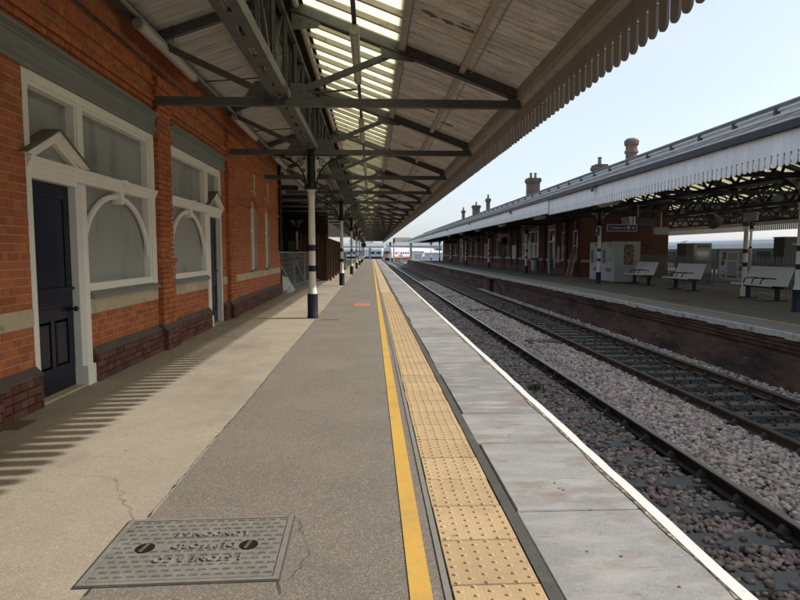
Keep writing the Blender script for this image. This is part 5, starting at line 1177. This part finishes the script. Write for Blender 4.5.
# ---------------------------------------------------------------- trains and background
def coach(name, label, p0, p1, m_body, m_roof, m_band, nose=None, group=None, win='screen', floor=.12, top=2.6):
    a, b = Vector((*p0, 0)), Vector((*p1, 0)); L_ = (b-a).length; ang = math.atan2(b.y-a.y, b.x-a.x)-math.pi/2
    t = thing(name, label, 'train', (a.x, a.y, 0), ang, group); hw = 1.38
    MB().prism([(-hw+.08, -.15), (hw-.08, -.15), (hw, .5), (hw-.02, 1.3), (hw-.06, top-.85), (-hw+.06, top-.85), (-hw+.02, 1.3), (-hw, .5)], 'y', 0, L_).build('body', m_body, t)
    MB().prism([(-hw+.06, top-.849), (hw-.06, top-.849), (hw-.16, top-.45), (hw-.4, top-.15), (hw-.8, top), (-hw+.8, top), (-hw+.4, top-.15), (-hw+.16, top-.45)], 'y', .05, L_-.05).build('roof', m_roof, t)
    MB().box(-1.1, 1.1, .6, L_-.6, -.95, -.151).build('underframe', 'underframe', t)
    n = max(2, int(L_/2.1))
    for s in (-1, 1):
        for i in range(n):
            y = (i+.5)*L_/n
            if i % 5 == 2: MB().box(s*(hw+.012)-.02, s*(hw+.012)+.02, y-.6, y+.6, -.1, 1.75).build('door', m_band, t)
            else: MB().box(s*(hw+.004)-.02, s*(hw+.004)+.02, y-.75, y+.75, .78, 1.5).build('window', win, t)
        MB().box(s*(hw+.002)-.012, s*(hw+.002)+.012, .3, L_-.3, -.05, .35).build('stripe', m_band, t)
    if nose:
        MB().prism([(-hw+.05, -.2), (hw-.05, -.2), (hw-.02, 1.3), (hw-.35, top-.15), (-hw+.35, top-.15), (-hw+.02, 1.3)], 'y', -.5, -.001).build('cab_front', 'train_white', t); MB().box(-1.3, .2, -.54, -.502, -.1, .85).build('cab_panel', nose, t); MB().box(-1.0, 1.0, -.52, -.501, .9, 1.7).build('windscreen', 'glass_win', t)
        for s in (-.8, .8): MB().box(s-.15, s+.15, -.53, -.501, .15, .3).build('headlight', 'sign_white', t)
    return t
coach('passenger_coach', 'teal coach with pale roof standing beyond the palisade fence', (32.6, 58.3), (32.6, 35.5), 'teal', 'train_roof', 'teal', group='teal train'); coach('passenger_coach', 'next teal coach partly hidden by the brick end wall', (32.6, 82.2), (32.6, 59.2), 'teal', 'train_roof', 'train_white', group='teal train')
coach('passenger_train', 'white train with an orange red front crossing beyond the platform ends', (4.6, 166), (12.6, 187), 'train_white', 'train_white', 'train_orange', 'train_orange', top=2.75); coach('passenger_train', 'white coach trailing behind the orange fronted train', (12.9, 188), (21, 209), 'train_white', 'train_white', 'train_blue', top=2.75)
for i, (p, q) in enumerate((((4.0, 205), (-17, 213)), ((-17.8, 213.3), (-39, 221)))): coach('passenger_train', ('pale blue coach crossing beyond the near platform end', 'pale blue coach seen between the far columns')[i], p, q, 'train_blue', 'train_white', 'train_white', group='pale blue train', top=2.8)
def shed(label, x0, x1, y, d, h, hr, mw='shed_wall', mr='shed_roof', name='industrial_shed', cat='building', nw=8):
    t = thing(name, label, cat, (0,0,0)); box('wall', mw, t, x0, x1, y, y+d, -1.35, h); MB().prism([(y-.4, h), (y+d+.4, h), (y+d/2, hr)], 'x', x0-.4, x1+.4).build('roof', mr, t)
    for i in range(nw):
        xx = x0+(i+.5)*(x1-x0)/nw; w = (x1-x0)/nw*.3
        W = MB().box(xx-w, xx+w, y-.06, y-.001, h*.35, h*.7).build('window', 'glass_win', t); MB().box(xx-w-.1, xx+w+.1, y-.09, y-.001, h*.7+.001, h*.7+.15).build('lintel', 'white', W)
shed('long pale blue industrial shed behind the orange fronted train', 8, 36, 300, 14, 4.6, 6.6); shed('low pale shed beyond the end of the near platform', -60, 6, 290, 12, 4.2, 5.6, 'house', 'shed_roof'); shed('pale rendered house with brown roof on the skyline', 14, 24, 360, 10, 7.2, 10.3, 'house', 'rooftile', 'house', 'house', 4); shed('cream terrace house with brown roof behind the shed', 25, 40, 365, 10, 6.8, 9.6, 'house', 'rooftile', 'house', 'house', 5); shed('grey roofed house beyond the near platform end', -14, 0, 380, 10, 6.5, 9.5, 'house', 'shed_roof', 'house', 'house', 4)
t = thing('relay_hut', 'small white relay hut with double doors past the opposite platform', 'hut', (10.6, 136, 0)); box('wall', 'white_clean', t, -1.2, 1.2, -1, 1, -1.35, 1.5); box('roof', 'kiosk', t, -1.35, 1.35, -1.15, 1.15, 1.501, 1.65); box('door', 'kiosk', t, -.8, -.05, -1.04, -1.001, -1.2, 1.0); box('door', 'kiosk', t, .05, .8, -1.04, -1.001, -1.2, 1.0)
t = thing('relay_hut', 'pale lean-to cabin beside the white relay hut', 'hut', (14.6, 140, 0)); box('wall', 'train_blue', t, -2, 2, -1, 1, -1.35, 1.3); MB().prism([(-1.2, 1.301), (1.2, 1.301), (1.2, 1.8)], 'x', -2.1, 2.1).build('roof', 'white_clean', t)
def signal(label, x, y, zt, n):
    t = thing('railway_signal', label, 'signal', (x, y, 0), group='signals beyond the platforms'); MB().tube([(0,0,-1.3),(0,0,zt)], .09, 8).build('post', 'kiosk', t); box('backplate', 'black', t, -.24, .24, -.12, -.06, zt-.95, zt+.2)
    for i in range(n): MB().tube([(0,-.3,zt-.85+i*.42),(0,-.121,zt-.85+i*.42)], .13, 10).build('lens_hood', 'red' if i == 0 else 'black', t)
    box('ladder', 'kiosk', t, -.2, .2, .1, .14, -1.2, zt-1)
signal('taller three lens colour light signal beyond the platforms', 5.75, 152, 4.7, 3); signal('lower two lens signal left of the taller one', 5.0, 158, 3.9, 2)
t = thing('stop_board', 'round white stop board standing beside the far tracks', 'sign', (7.05, 141, 0)); MB().tube([(0,0,-1.3),(0,0,.6)], .06, 8).build('post', 'kiosk', t); MB().tube([(0,-.1,.55),(0,-.06,.55)], .42, 16).build('disc', 'sign_white', t)
# trees beyond
def tree(label, x, y, h, r):
    t = thing('tree', label, 'tree', (x, y, -1.35), group='trees on the skyline'); rg = random.Random(int(x*7+y)); mb = MB()
    mb.tube([(0,0,0),(.1,0,h*.3),(0,.1,h*.55),(.1,.1,h*.8)], [.3, .22, .15, .06], 7)
    for i in range(6):
        a = i*1.05; mb.tube([(0,0,h*(.3+.05*i)), (r*.4*math.cos(a), r*.4*math.sin(a), h*(.5+.05*i)), (r*.75*math.cos(a), r*.75*math.sin(a), h*(.58+.06*i))], [.12, .08, .03], 5)
    mb.build('trunk', 'bark', t); mb = MB()
    cl = [(rg.gauss(0, r*.45), rg.gauss(0, r*.45), h*(.62+rg.gauss(0, .14)), r*rg.uniform(.25, .5)) for _ in range(22)]
    for k_ in range(1500):
        c = rg.choice(cl); d = Vector((rg.gauss(0,1), rg.gauss(0,1), rg.gauss(0,1))).normalized()*c[3]*rg.uniform(.6, 1.05); p = Vector(c[:3])+d
        u = Vector((rg.gauss(0,1), rg.gauss(0,1), rg.gauss(0,1))).normalized()*rg.uniform(.14, .3); v = u.cross(Vector((rg.gauss(0,1), rg.gauss(0,1), rg.gauss(0,1)))).normalized()*u.length*.7
        mb.add([p-u, p+v, p+u, p-v], [(0,1,2,3)])
    o = mb.build('crown', 'leaf', t)
for i, (x, y, h, r) in enumerate(((13, 330, 8.5, 3.4), (18.5, 335, 9.5, 4.2), (24, 328, 8.2, 3.6), (-8, 345, 8, 4), (3, 350, 7.6, 3.4), (31, 325, 8.6, 4.5))):
    tree(('small rounded tree at the start of the skyline row above the shed', 'tallest broad tree of the skyline row', 'mid sized tree right of the tallest skyline tree', 'bushy tree beyond the near platform end', 'low tree between the signals and the near canopy end', 'wide tree at the far right of the skyline row')[i], x, y, h, r)

# a small weed growing in the near track
wd = thing('weed_tuft', 'small green weed tuft growing among the near track stones', 'weed', (3.02, 10.6, SL)); rg = random.Random(2); mb = MB()
for i in range(70):
    a = rg.uniform(0, 6.28); l = rg.uniform(.06, .15); t_ = rg.uniform(.2, 1.0); bx_, by_ = rg.gauss(0, .05), rg.gauss(0, .05); dx, dy = math.cos(a)*l*t_, math.sin(a)*l*t_; wx, wy = -math.sin(a)*.008, math.cos(a)*.008
    mb.add([(bx_-wx, by_-wy, 0), (bx_+wx, by_+wy, 0), (bx_+dx*.6+wx, by_+dy*.6+wy, l*.7), (bx_+dx, by_+dy, l*.9), (bx_+dx*.6-wx, by_+dy*.6-wy, l*.7)], [(0,1,2,3,4)])
mb.build('leaves', 'leaf', wd)
